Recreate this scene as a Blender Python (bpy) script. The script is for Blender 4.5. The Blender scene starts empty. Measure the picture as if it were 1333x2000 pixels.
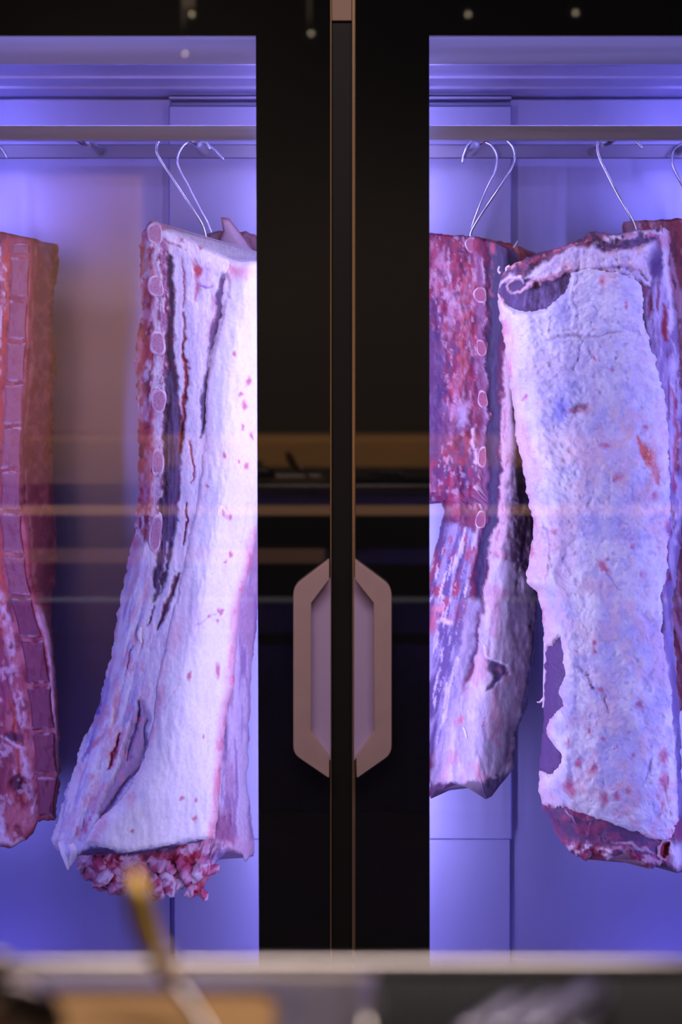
import bpy, math, random
import numpy as np

# ------------------------------------------------------------------ camera, world, lights, exposure
SC = bpy.context.scene
COL = SC.collection
CAM_Y, CAM_Z, FPX = -4.0, 1.55, 4000.0      # focal length of 4000 px on a 1333 px wide frame
CX, CY = 666.5, 600.0                       # principal point (vertical shift lens)

def P(px, py, Y):
    d = Y - CAM_Y
    return ((px - CX) / FPX * d, Y, CAM_Z + (CY - py) / FPX * d)

cam = bpy.data.cameras.new('camera')
cam_o = bpy.data.objects.new('camera', cam); COL.objects.link(cam_o)
cam_o.location = (0, CAM_Y, CAM_Z); cam_o.rotation_euler = (math.pi / 2, 0, 0)
cam.sensor_fit = 'HORIZONTAL'; cam.sensor_width = 36
cam.lens = 36 * FPX / 1333
cam.shift_y = -(1000 - CY) / 1333
cam.dof.use_dof = True; cam.dof.focus_distance = 4.28; cam.dof.aperture_fstop = 3.2
SC.camera = cam_o
SC.view_settings.view_transform = 'Standard'; SC.view_settings.look = 'None'
SC.view_settings.exposure = 0.0; SC.view_settings.gamma = 1.0
SC.view_settings.use_curve_mapping = False
SC.cycles.max_bounces = 8; SC.cycles.diffuse_bounces = 4; SC.cycles.glossy_bounces = 5
SC.cycles.sample_clamp_indirect = 6
SC.cycles.caustics_reflective = False; SC.cycles.caustics_refractive = False

w = bpy.data.worlds.new('world'); SC.world = w; w.use_nodes = True
w.node_tree.nodes['Background'].inputs[0].default_value = (0.10, 0.075, 0.07, 1)
w.node_tree.nodes['Background'].inputs[1].default_value = 0.3

def area(name, loc, rot, sx, sy, power, color, spread=180):
    l = bpy.data.lights.new(name, 'AREA'); l.shape = 'RECTANGLE'; l.size = sx; l.size_y = sy
    l.energy = power; l.color = color; l.spread = math.radians(spread)
    o = bpy.data.objects.new(name, l); o.location = loc; o.rotation_euler = rot; COL.objects.link(o)
    return o
R = math.radians
LILAC = (0.50, 0.45, 1.0); VIOLET = (0.33, 0.31, 1.0)
# vertical strips of the cabinet: two behind the middle stiles, two at the outer jambs, one under the header
area('led_strip_lamp', (-0.115, 0.048, 1.04), (R(90), 0, R(25)), 0.018, 1.95, 6.0, LILAC)
area('led_strip_lamp', (0.118, 0.048, 1.04), (R(90), 0, R(-25)), 0.018, 1.95, 9.5, LILAC)
area('led_strip_lamp', (-0.885, 0.055, 1.12), (R(90), 0, R(-40)), 0.02, 1.80, 6.4, VIOLET)
area('led_strip_lamp', (0.885, 0.055, 1.12), (R(90), 0, R(40)), 0.02, 1.80, 6.4, VIOLET)
area('led_strip_lamp', (0, 0.135, 2.026), (R(12), 0, 0), 1.74, 0.015, 1.3, VIOLET)
area('led_strip_lamp', (0, 0.034, 2.20), (R(60), 0, 0), 1.74, 0.015, 6, LILAC)
# warm lamps of the room behind the camera
WARM = (1.0, 0.72, 0.45)
area('ceiling_lamp', (0, -1.6, 2.95), (R(-8), 0, 0), 2.4, 0.6, 50, (1.0, 0.84, 0.80))
area('ceiling_lamp', (-0.9, -4.6, 2.9), (R(-30), 0, 0), 1.2, 0.2, 22, WARM)
area('counter_lamp', (0, -4.35, 1.9), (R(-40), 0, 0), 3.2, 0.08, 110, WARM)

# ------------------------------------------------------------------ materials
def new_mat(name):
    m = bpy.data.materials.new(name); m.use_nodes = True
    nt = m.node_tree; b = nt.nodes['Principled BSDF']
    return m, nt, b

def simple(name, color, rough=0.5, metal=0.0, spec=0.5, noise=0.0, scale=(40, 40, 40), bump=0.0, coat=0.0):
    m, nt, b = new_mat(name)
    b.inputs['Base Color'].default_value = (*color, 1)
    b.inputs['Roughness'].default_value = rough; b.inputs['Metallic'].default_value = metal
    b.inputs['Specular IOR Level'].default_value = spec
    if coat: b.inputs['Coat Weight'].default_value = coat; b.inputs['Coat Roughness'].default_value = 0.1
    if noise or bump:
        tc = nt.nodes.new('ShaderNodeTexCoord'); mp = nt.nodes.new('ShaderNodeMapping')
        mp.inputs['Scale'].default_value = scale
        nz = nt.nodes.new('ShaderNodeTexNoise'); nz.inputs['Scale'].default_value = 1.0; nz.inputs['Detail'].default_value = 5
        nt.links.new(tc.outputs['Object'], mp.inputs[0]); nt.links.new(mp.outputs[0], nz.inputs[0])
        if noise:
            mx = nt.nodes.new('ShaderNodeMixRGB'); mx.blend_type = 'MIX'
            mx.inputs[1].default_value = (*[c * (1 - noise) for c in color], 1)
            mx.inputs[2].default_value = (*[min(1, c * (1 + noise)) for c in color], 1)
            nt.links.new(nz.outputs[0], mx.inputs[0]); nt.links.new(mx.outputs[0], b.inputs['Base Color'])
            mr = nt.nodes.new('ShaderNodeMapRange'); mr.inputs['To Min'].default_value = rough * 0.8; mr.inputs['To Max'].default_value = rough * 1.2
            nt.links.new(nz.outputs[0], mr.inputs[0]); nt.links.new(mr.outputs[0], b.inputs['Roughness'])
        if bump:
            bp = nt.nodes.new('ShaderNodeBump'); bp.inputs['Strength'].default_value = bump; bp.inputs['Distance'].default_value = 0.002
            nt.links.new(nz.outputs[0], bp.inputs['Height']); nt.links.new(bp.outputs[0], b.inputs['Normal'])
    return m

M_STEEL = simple('brushed_steel', (0.50, 0.48, 0.78), 0.36, 0.8, noise=0.03, scale=(90, 90, 1.0))
M_STEELH = simple('brushed_steel_horizontal', (0.52, 0.50, 0.76), 0.33, 0.85, noise=0.03, scale=(1.2, 60, 60))
M_RAIL = simple('satin_steel_rail', (0.30, 0.27, 0.38), 0.38, 1.0, noise=0.06, scale=(2, 60, 80))
M_CHROME = simple('polished_hook_steel', (0.80, 0.80, 0.86), 0.16, 1.0)
M_BLACK = simple('black_printed_glass', (0.006, 0.006, 0.007), 0.02, 0.0, 0.55)
M_GAP = simple('black_rubber_gasket', (0.010, 0.009, 0.011), 0.5, 0.0, 0.3)
M_BRONZE = simple('bronze_anodised_metal', (0.68, 0.46, 0.52), 0.45, 0.35, noise=0.06, scale=(30, 30, 30))
M_CAP = simple('dark_bronze_cap', (0.34, 0.21, 0.17), 0.45, 0.3)
M_BRONZE_EDGE = simple('bronze_edge_trim', (0.55, 0.37, 0.22), 0.3, 0.8)
M_RECESS_TINTED = simple('bronze_with_violet_reflection', (0.72, 0.54, 0.96), 0.42, 0.35)  # violet reflection on the bronze put into the base colour
M_COUNTER = simple('worn_counter_steel', (0.46, 0.42, 0.40), 0.30, 1.0, noise=0.15, scale=(30, 30, 30))
M_BRASS = simple('brushed_brass', (0.34, 0.21, 0.05), 0.38, 0.75)
M_TRAYIN = simple('brown_tray_lining', (0.42, 0.24, 0.10), 0.7, 0.0, 0.1, noise=0.15)
M_DARKPOT = simple('dark_oiled_steel', (0.10, 0.08, 0.08), 0.22, 0.9)
M_MESH = simple('black_wire_coating', (0.02, 0.018, 0.024), 0.30, 0.0, 0.25)
M_MATT = simple('matt_black_plate', (0.006, 0.006, 0.008), 0.8, 0.0, 0.02)
M_TONG = simple('satin_tong_steel', (0.62, 0.60, 0.75), 0.3, 1.0)
M_HIGHLIGHT = simple('pale_painted_highlight', (0.90, 0.78, 0.68), 0.25)  # pale colour standing in for bright highlights on the ladle
M_FLOOR = simple('dark_stone_floor', (0.07, 0.06, 0.055), 0.35, noise=0.3, scale=(3, 3, 3))
M_WALL = simple('dark_plaster', (0.025, 0.024, 0.03), 0.8, noise=0.2, scale=(2, 2, 2))
M_WALLW = simple('brown_wall_panel', (0.38, 0.23, 0.16), 0.6, noise=0.25, scale=(2, 2, 8))
M_OAK = simple('oak_counter_front', (0.46, 0.27, 0.13), 0.45, noise=0.25, scale=(3, 30, 30))
M_DARKW = simple('dark_cupboard_front', (0.35, 0.30, 0.42), 0.25, 1.0)
M_BLACKLAMP = simple('black_lamp_enamel', (0.01, 0.01, 0.015), 0.12, 0.0, 0.6)

def emis(name, color, s):
    m, nt, b = new_mat(name)
    b.inputs['Base Color'].default_value = (*color, 1)
    b.inputs['Emission Color'].default_value = (*color, 1); b.inputs['Emission Strength'].default_value = s
    return m
M_LED = emis('led_diffuser', LILAC, 3.0)
M_BULB = emis('warm_bulb', (1, .8, .55), 22.0)

def glass_mat():
    m = bpy.data.materials.new('clear_door_glass'); m.use_nodes = True
    nt = m.node_tree; nt.nodes.clear()
    out = nt.nodes.new('ShaderNodeOutputMaterial'); mix = nt.nodes.new('ShaderNodeMixShader')
    tr = nt.nodes.new('ShaderNodeBsdfTransparent'); tr.inputs[0].default_value = (0.97, 0.97, 0.985, 1)
    gl = nt.nodes.new('ShaderNodeBsdfGlossy'); gl.inputs['Roughness'].default_value = 0.01
    fr = nt.nodes.new('ShaderNodeFresnel'); fr.inputs[0].default_value = 1.52
    nt.links.new(fr.outputs[0], mix.inputs[0]); nt.links.new(tr.outputs[0], mix.inputs[1]); nt.links.new(gl.outputs[0], mix.inputs[2])
    nt.links.new(mix.outputs[0], out.inputs[0])
    return m
M_GLASS = glass_mat()

def flesh_mat(name, rough=0.42, spec=0.45, bump=0.35, fine=260.0, var=0.16, stretch=0.35, sss=0.0):
    m, nt, b = new_mat(name)
    at = nt.nodes.new('ShaderNodeAttribute'); at.attribute_name = 'Col'
    tc = nt.nodes.new('ShaderNodeTexCoord'); mp = nt.nodes.new('ShaderNodeMapping')
    mp.inputs['Scale'].default_value = (fine, fine, fine * stretch)
    nz = nt.nodes.new('ShaderNodeTexNoise'); nz.inputs['Scale'].default_value = 1.0; nz.inputs['Detail'].default_value = 6; nz.inputs['Roughness'].default_value = 0.6
    nt.links.new(tc.outputs['Object'], mp.inputs[0]); nt.links.new(mp.outputs[0], nz.inputs[0])
    mr = nt.nodes.new('ShaderNodeMapRange'); mr.inputs['From Min'].default_value = 0.3; mr.inputs['From Max'].default_value = 0.7
    mr.inputs['To Min'].default_value = 1 - var; mr.inputs['To Max'].default_value = 1 + var
    nt.links.new(nz.outputs[0], mr.inputs[0])
    vm = nt.nodes.new('ShaderNodeVectorMath'); vm.operation = 'SCALE'
    nt.links.new(at.outputs['Color'], vm.inputs[0]); nt.links.new(mr.outputs[0], vm.inputs['Scale'])
    nt.links.new(vm.outputs[0], b.inputs['Base Color'])
    b.inputs['Specular IOR Level'].default_value = spec
    mr2 = nt.nodes.new('ShaderNodeMapRange'); mr2.inputs['To Min'].default_value = rough * 0.7; mr2.inputs['To Max'].default_value = rough * 1.4
    nt.links.new(nz.outputs[0], mr2.inputs[0]); nt.links.new(mr2.outputs[0], b.inputs['Roughness'])
    bp = nt.nodes.new('ShaderNodeBump'); bp.inputs['Strength'].default_value = bump; bp.inputs['Distance'].default_value = 0.0012
    nt.links.new(nz.outputs[0], bp.inputs['Height']); nt.links.new(bp.outputs[0], b.inputs['Normal'])
    if sss:
        b.inputs['Subsurface Weight'].default_value = sss; b.inputs['Subsurface Scale'].default_value = 0.01
        b.inputs['Subsurface Radius'].default_value = (1, .5, .4)
    return m
M_MEAT = flesh_mat('aged_beef_flesh', 0.38, 0.24, 0.5)
M_FAT = flesh_mat('aged_beef_fat', 0.50, 0.35, 0.40, 160.0, 0.07, 0.8)
M_BONE = flesh_mat('sawn_beef_bone', 0.5, 0.4, 0.5, 500.0, 0.18, 1.0)

# ------------------------------------------------------------------ object helpers
def tag(o, label=None, cat=None, group=None, kind=None):
    if label: o['label'] = label
    if cat: o['category'] = cat
    if group: o['group'] = group
    if kind: o['kind'] = kind
    return o

def empty(name, loc=(0, 0, 0)):
    o = bpy.data.objects.new(name, None); o.location = loc; o.empty_display_size = 0.05
    COL.objects.link(o); return o

def mesh_obj(name, V, F, mat, parent=None, smooth=False, cols=None):
    """V: vertices in world space; F: list of tuples, or an (n,4) array."""
    V = np.asarray(V, dtype=np.float64)
    org = np.zeros(3)
    if parent is not None:
        p, org = parent, np.zeros(3)
        while p is not None:
            org += np.array(p.location); p = p.parent
    me = bpy.data.meshes.new(name)
    me.from_pydata((V - org).tolist(), [], F.tolist() if isinstance(F, np.ndarray) else F)
    if smooth: me.polygons.foreach_set('use_smooth', [True] * len(me.polygons))
    if cols is not None:
        ca = me.color_attributes.new('Col', 'FLOAT_COLOR', 'POINT')
        c = np.ones((len(V), 4), dtype=np.float32); c[:, :3] = np.clip(cols, 0, 1)
        ca.data.foreach_set('color', c.ravel())
    me.materials.append(mat)
    me.update()
    o = bpy.data.objects.new(name, me); COL.objects.link(o)
    if parent is not None: o.parent = parent
    return o

class MB:
    def __init__(s): s.V = []; s.F = []
    def add(s, V, F):
        n = len(s.V); s.V += [tuple(v) for v in V]; s.F += [tuple(i + n for i in f) for f in F]; return s
    def box(s, x0, x1, y0, y1, z0, z1, b=0.0):
        # box with chamfered vertical/horizontal front edges
        if b <= 0:
            V = [(x, y, z) for x in (x0, x1) for y in (y0, y1) for z in (z0, z1)]
            F = [(0, 1, 3, 2), (4, 6, 7, 5), (0, 4, 5, 1), (2, 3, 7, 6), (0, 2, 6, 4), (1, 5, 7, 3)]
            return s.add(V, F)
        V = []
        for y, q in ((y0, b), (y0 + b, 0), (y1 - b, 0), (y1, b)):
            V += [(x0 + q, y, z0 + q), (x1 - q, y, z0 + q), (x1 - q, y, z1 - q), (x0 + q, y, z1 - q)]
        F = [(0, 1, 2, 3), (15, 14, 13, 12)]
        for k in range(3):
            for i in range(4):
                j = (i + 1) % 4
                F.append((k * 4 + i, (k + 1) * 4 + i, (k + 1) * 4 + j, k * 4 + j))
        return s.add(V, F)
    def prism(s, pts, y0, y1, bev=0.0):
        """pts: (x,z) outline, extruded from y0 (front) to y1; bevelled front rim."""
        n = len(pts); P_ = np.array(pts)
        rings = []
        if bev:
            a = np.roll(P_, 1, 0); c = np.roll(P_, -1, 0)
            t = (c - a); t /= np.linalg.norm(t, axis=1)[:, None] + 1e-9
            nrm = np.stack([-t[:, 1], t[:, 0]], 1)
            area2 = np.sum(P_[:, 0] * np.roll(P_[:, 1], -1) - np.roll(P_[:, 0], -1) * P_[:, 1])
            if area2 < 0: nrm = -nrm
            rings.append((P_ + nrm * bev, y0)); rings.append((P_, y0 + bev))
        else: rings.append((P_, y0))
        rings.append((P_, y1))
        V = [(q[0], y, q[1]) for ring, y in rings for q in ring]
        F = [tuple(range(n))[::-1], tuple(range((len(rings) - 1) * n, len(rings) * n))]
        for k in range(len(rings) - 1):
            for i in range(n):
                j = (i + 1) % n
                F.append((k * n + i, k * n + j, (k + 1) * n + j, (k + 1) * n + i))
        return s.add(V, F)
    def tube(s, pts, r, n=12, sub=6, cap=True):
        pts = np.array(pts, float)
        if sub > 1:
            Q = np.vstack([2 * pts[0] - pts[1], pts, 2 * pts[-1] - pts[-2]]); out = []
            for i in range(1, len(Q) - 2):
                p0, p1, p2, p3 = Q[i - 1], Q[i], Q[i + 1], Q[i + 2]
                for k in range(sub):
                    t = k / sub
                    out.append(0.5 * (2 * p1 + (p2 - p0) * t + (2 * p0 - 5 * p1 + 4 * p2 - p3) * t * t + (3 * p1 - p0 - 3 * p2 + p3) * t ** 3))
            out.append(pts[-1]); rr = np.interp(np.linspace(0, 1, len(out)), np.linspace(0, 1, len(pts)), r) if hasattr(r, '__len__') else [r] * len(out)
            pts = np.array(out)
        else: rr = r if hasattr(r, '__len__') else [r] * len(pts)
        V = []; up = None
        for i in range(len(pts)):
            t = pts[min(i + 1, len(pts) - 1)] - pts[max(i - 1, 0)]; t /= np.linalg.norm(t) + 1e-12
            if up is None:
                up = np.cross(t, (0, 1, 0)) if abs(t[1]) < 0.9 else np.cross(t, (1, 0, 0))
            up = up - t * np.dot(up, t); up /= np.linalg.norm(up)
            w_ = np.cross(t, up)
            for k in range(n):
                a = 2 * math.pi * k / n
                V.append(pts[i] + (up * math.cos(a) + w_ * math.sin(a)) * rr[i])
        F = []
        for i in range(len(pts) - 1):
            for k in range(n):
                F.append((i * n + k, i * n + (k + 1) % n, (i + 1) * n + (k + 1) % n, (i + 1) * n + k))
        if cap: F.append(tuple(range(n))[::-1]); F.append(tuple(range((len(pts) - 1) * n, len(pts) * n)))
        return s.add(V, F)
    def lathe(s, prof, c, n=32, sx=1, sy=1):
        V = []; F = []
        for r_, z in prof:
            for k in range(n):
                a = 2 * math.pi * k / n
                V.append((c[0] + r_ * math.cos(a) * sx, c[1] + r_ * math.sin(a) * sy, c[2] + z))
        for i in range(len(prof) - 1):
            for k in range(n):
                F.append((i * n + k, i * n + (k + 1) % n, (i + 1) * n + (k + 1) % n, (i + 1) * n + k))
        F.append(tuple(range(n))[::-1]); F.append(tuple(range((len(prof) - 1) * n, len(prof) * n)))
        return s.add(V, F)
    def obj(s, name, mat, parent=None, smooth=False):
        return mesh_obj(name, s.V, s.F, mat, parent, smooth)

def struct(name, mb, mat): return tag(mb.obj(name, mat), kind='structure')

# ------------------------------------------------------------------ the room
RX, RY0, RY1, RZ = 2.2, -5.35, 0.86, 3.0
struct('floor', MB().box(-RX, RX, RY0, RY1, -0.08, 0), M_FLOOR)
struct('ceiling', MB().box(-RX, RX, RY0, RY1, RZ, RZ + .08), M_WALL)
struct('wall_left', MB().box(-RX - .08, -RX, RY0, RY1, 0, RZ), M_WALL)
struct('wall_right', MB().box(RX, RX + .08, RY0, RY1, 0, RZ), M_WALL)
struct('wall_back', MB().box(-RX, RX, RY1, RY1 + .08, 0, RZ), M_WALL)
struct('wall_front', MB().box(-RX, RX, RY0 - .08, RY0, 0, RZ), M_WALL)

# a sideboard behind the photographer, seen only as a reflection in the doors
sb = empty('sideboard', (0, -5.1, 0))
tag(sb, 'long oak fronted sideboard reflected as brown bands in the glass doors', 'sideboard')
VD = 9.18
def rz(py): return CAM_Z + (CY - py) / FPX * VD
MB().box(-1.75, 1.75, -5.34, -5.06, rz(990), rz(918)).obj('dark_panel', M_DARKW, sb)
MB().box(-1.75, 1.75, -5.34, -5.02, rz(916), rz(852), .006).obj('worktop', M_OAK, sb)
MB().box(-1.75, 1.75, -5.34, -5.07, rz(1070), rz(1004)).obj('dark_panel', M_DARKW, sb)
MB().box(-1.75, 1.75, -5.34, -5.08, 0.0, rz(1100)).obj('plinth', M_DARKW, sb)
wp = MB().box(-1.85, -0.90, -5.345, -5.30, rz(850) + .002, 2.15).obj('wall_panel', M_WALLW)
tag(wp, 'brown wall panel faintly mirrored in the left glass door', 'panel')
def rp(px, py, Y=-4.95):
    d = -Y - CAM_Y
    return ((px - CX) / FPX * d, Y, CAM_Z + (CY - py) / FPX * d)
for px, py in ((375, 28), (915, 28), (1125, 25), (608, 65), (362, 105)):
    x, y, z = rp(px, py, -4.7); z = min(z, 2.9)
    b = empty('ceiling_spot', (x, y, RZ))
    tag(b, 'mirrored spotlight dot ' + {375: 'on the black border above the left pane', 915: 'above the left corner of the right pane', 1125: 'above the middle of the right pane', 608: 'on the black stile left of the bronze cap', 362: 'inside the left pane near its top'}[px], 'spotlight', 'mirrored ceiling spotlights')
    MB().tube([(x, y, RZ), (x, y, z + .02)], .012, 10, 1).obj('stem', M_BLACKLAMP, b)
    MB().lathe([(.006 * math.sin(a), -.006 * math.cos(a)) for a in np.linspace(.1, 3.04, 8)], (x, y, z), 12).obj('bulb', M_BULB, b, True)

# ------------------------------------------------------------------ display cabinet
cab = empty('display_cabinet', (0, 0, 0))
tag(cab, 'tall black and bronze glass-door meat ageing cabinet lined with violet-lit steel', 'cabinet')
CW = 0.94
def zc(py, Y): return P(0, py, Y)[2]
def xc(px, Y): return P(px, 0, Y)[0]
MB().box(-CW, CW, .78, .80, .02, 2.30).obj('back_panel', M_STEEL, cab)
# back wall sheets: left and right fields set back, the middle field proud of them
bx0, bx1 = xc(330, .71), xc(1000, .71)
MB().box(-CW, bx0 - .001, .745, .78, .04, 2.03).obj('back_sheet', M_STEEL, cab)
MB().box(bx1 + .001, CW, .745, .78, .04, 2.03).obj('back_sheet', M_STEEL, cab)
MB().box(bx0, bx1, .70, .78, zc(1640, .7), zc(206, .70), .003).obj('centre_duct_sheet', M_STEEL, cab)
MB().box(bx0 + .012, bx1 - .003, .712, .78, .04, zc(1641, .7), .002).obj('centre_duct_sheet', M_STEEL, cab)
MB().box(bx0, bx1, .70, .78, zc(190, .70), 2.03, .002).obj('upper_duct_sheet', M_STEEL, cab)
MB().box(-CW - .02, -CW, .02, .80, .02, 2.30).obj('side_panel', M_STEEL, cab)
MB().box(CW, CW + .02, .02, .80, .02, 2.30).obj('side_panel', M_STEEL, cab)
MB().box(-CW, CW, .122, .78, 2.036, 2.06).obj('ceiling_panel', M_STEELH, cab)
MB().box(-CW, CW, .03, .78, .02, .04).obj('bottom_panel', M_STEELH, cab)
MB().box(-CW, CW, .112, .122, 2.036, 2.30, .002).obj('header_panel', M_STEELH, cab)
MB().box(-CW - .02, CW + .02, .0, .80, 2.30, 2.42).obj('top_box', M_GAP, cab)
MB().box(-CW - .02, CW + .02, .005, .80, .0, .02).obj('base', M_GAP, cab)
# ceiling ribs
for Yr in (.30, .50):
    MB().box(-CW, CW, Yr, Yr + .03, 2.030, 2.036).obj('ceiling_rib', M_STEELH, cab)
# rails and rods
ZR = 1.8985
MB().box(-CW, CW, .095, .110, ZR - .0155, ZR + .0155, .0015).obj('front_rail', M_RAIL, cab)
MB().box(-CW, CW, .580, .595, ZR - .0155, ZR + .0155, .0015).obj('rear_rail', M_RAIL, cab)
RODS = (-.78, -.54, -.305, .292, .56, .76)
for X in RODS:
    MB().tube([(X, .108, ZR), (X, .582, ZR)], .0095, 16, 1).obj('hanging_rod', M_CHROME, cab, True)
# LED housings (slim channels with a diffuser) on the four jambs
for X in (-.885, .885):
    MB().box(X - .02, X + .02, .025, .045, .2, 2.03, .002).obj('led_channel', M_RAIL, cab)
# middle post
gx0, gx1 = xc(648, .03), xc(688, .03)
MB().box(xc(560, .03), xc(775, .03), .022, .046, .02, 2.30).obj('centre_post', M_GAP, cab)
MB().box(xc(648, 0), xc(688, 0), -.002, .02, zc(41, 0), 2.30, .0015).obj('centre_cap', M_CAP, cab)
MB().box(xc(649, 0), xc(687.5, 0), .006, .020, .03, zc(43, 0)).obj('gasket', M_GAP, cab)

def hpoly(pts):      # round the outline's corners
    out = []
    n = len(pts)
    for i, (x, y, r) in enumerate(pts):
        a = np.array(pts[i - 1][:2], float); b = np.array((x, y), float); c = np.array(pts[(i + 1) % n][:2], float)
        if r == 0: out.append(b); continue
        u = (a - b) / np.linalg.norm(a - b); v = (c - b) / np.linalg.norm(c - b)
        for t in np.linspace(0, 1, 6):
            p0 = b + u * r; p2 = b + v * r
            out.append((1 - t) ** 2 * p0 + 2 * t * (1 - t) * b + t * t * p2)
    return out

def door(side):
    left = side < 0
    d = MB()
    T = 0.022
    if left: xi_t, xi_b, xe = xc(500, 0), xc(506.5, 0), xc(645, 0)
    else: xi_t, xi_b, xe = xc(839, 0), xc(840, 0), xc(695, 0)
    xo = side * .875; xoo = side * (CW + .02)
    zt, zb = zc(69, 0), .16
    zT, zB = 2.38, .03
    def quadp(x0, x1, x2, x3, z0, z1):   # (x0,x1) at z0 bottom, (x3,x2) at z1 top
        pts = [(x0, z0), (x1, z0), (x2, z1), (x3, z1)]
        if (x1 - x0) < 0: pts = pts[::-1]
        d.prism(pts, 0, T)
    quadp(xi_b, xe, xe, xi_t, zb, zt)
    d.box(min(xoo, xo), max(xoo, xo), 0, T, zb, zt)
    d.box(min(xoo, xe), max(xoo, xe), 0, T, zt, zT)
    d.box(min(xoo, xe), max(xoo, xe), 0, T, zB, zb)
    D = d.obj('door', M_BLACK, cab)
    D['label'] = ('left' if left else 'right') + ' glass door with a black printed border'
    g = MB().prism([(xo, zb), (xi_b, zb), (xi_t, zt), (xo, zt)], .0005, .0045)
    G = g.obj('glass_pane', M_GLASS, D)
    # bronze edge profile along the meeting stile
    e0, e1 = (645.2, 648.2) if left else (688, 694.8)
    MB().box(xc(e0, 0), xc(e1, 0), -.003, .02, .03, 2.38, .0008).obj('edge_trim', M_BRONZE_EDGE, D)
    if not left: MB().box(xc(692.6, 0), xc(693.2, 0), -.0034, -.002, .03, 2.38).obj('edge_groove', M_GAP, D)
    # pull handle: a C-shaped bronze plate standing off the glass, a smooth plate in its opening
    yh = -.030
    if left:
        outer = [(643.5, 1093, 5), (573, 1147, 16), (573, 1473, 16), (643.5, 1521, 5)]
        inner = [(643.5, 1479, 0), (608.5, 1430, 0), (608.5, 1178, 0), (643.5, 1132, 0)]
        rec = [(646, 1128, 0), (604, 1174, 0), (604, 1434, 0), (646, 1486, 0)]
    else:
        outer = [(693.5, 1093, 5), (765.5, 1147, 16), (765.5, 1473, 16), (697, 1521, 5)]
        inner = [(696.0, 1479, 0), (731.5, 1430, 0), (730, 1178, 0), (693.5, 1132, 0)]
        rec = [(692, 1128, 0), (735, 1174, 0), (735, 1434, 0), (692, 1486, 0)]
    pts = hpoly(outer) + [np.array(q[:2]) for q in inner]
    W = [(P(x, y, yh)[0], P(x, y, yh)[2]) for x, y in pts]
    MB().prism(W, yh, -.0005, .0012).obj('handle', M_BRONZE, D)
    W = [(P(x, y, -.008)[0], P(x, y, -.008)[2]) for x, y, _ in rec]
    MB().prism(W, -.008, -.0005).obj('recess_plate', M_RECESS_TINTED, D)
    return D
door(-1); door(1)

# ------------------------------------------------------------------ noise and painting for the meat
def _h(ix, iy, seed):
    n = (ix.astype(np.int64) * 374761393 + iy.astype(np.int64) * 668265263 + seed * 1442695041) & 0xffffffff
    n = ((n ^ (n >> 13)) * 1274126177) & 0xffffffff
    n = (n ^ (n >> 16)) & 0xffffffff
    return n / 4294967295.0 * 2 - 1
def vn(x, y, seed=0):
    ix = np.floor(x); iy = np.floor(y); fx = x - ix; fy = y - iy
    ux = fx * fx * fx * (fx * (fx * 6 - 15) + 10); uy = fy * fy * fy * (fy * (fy * 6 - 15) + 10)
    a = _h(ix, iy, seed); b = _h(ix + 1, iy, seed); c = _h(ix, iy + 1, seed); d = _h(ix + 1, iy + 1, seed)
    return (a * (1 - ux) + b * ux) * (1 - uy) + (c * (1 - ux) + d * ux) * uy
def fbm(x, y, seed=0, o=4):
    s = 0; a = 1; t = 0
    for k in range(o):
        s = s + a * vn(x * 2 ** k + 17.3 * k, y * 2 ** k + 9.1 * k, seed + k); t += a; a *= .55
    return s / t * 1.5
def ridged(x, y, seed=0, o=4):
    s = 0; a = 1; t = 0
    for k in range(o):
        s = s + a * (1 - np.abs(vn(x * 2 ** k + 5.3 * k, y * 2 ** k + 3.7 * k, seed + k)) * 2); t += a; a *= .55
    return s / t
def sst(x): x = np.clip(x, 0, 1); return x * x * (3 - 2 * x)

def sdist(px, py, pts):
    """signed distance (positive inside) to a polygon"""
    d = np.full(px.shape, 1e9); ins = np.zeros(px.shape, bool); n = len(pts)
    for i in range(n):
        x0, y0 = pts[i]; x1, y1 = pts[(i + 1) % n]
        ex, ey = x1 - x0, y1 - y0
        t = np.clip(((px - x0) * ex + (py - y0) * ey) / (ex * ex + ey * ey + 1e-9), 0, 1)
        d = np.minimum(d, np.hypot(px - x0 - t * ex, py - y0 - t * ey))
        if y0 != y1:
            c = ((y0 > py) != (y1 > py)) & (px < (x1 - x0) * (py - y0) / (y1 - y0) + x0)
            ins ^= c
    return np.where(ins, d, -d)

FAT = (.80, .72, .70); CREAM = (.93, .88, .80); LAV = (.60, .55, .66); BLUEF = (.42, .42, .66)
MUSC = (.06, .028, .06); DARK = (.04, .02, .04); RED = (.46, .025, .07); WINE = (.20, .012, .05)
PINK = (.66, .29, .36); SALM = (.75, .30, .24); BONEC = (.62, .28, .30); RIM = (.80, .62, .66)

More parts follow.
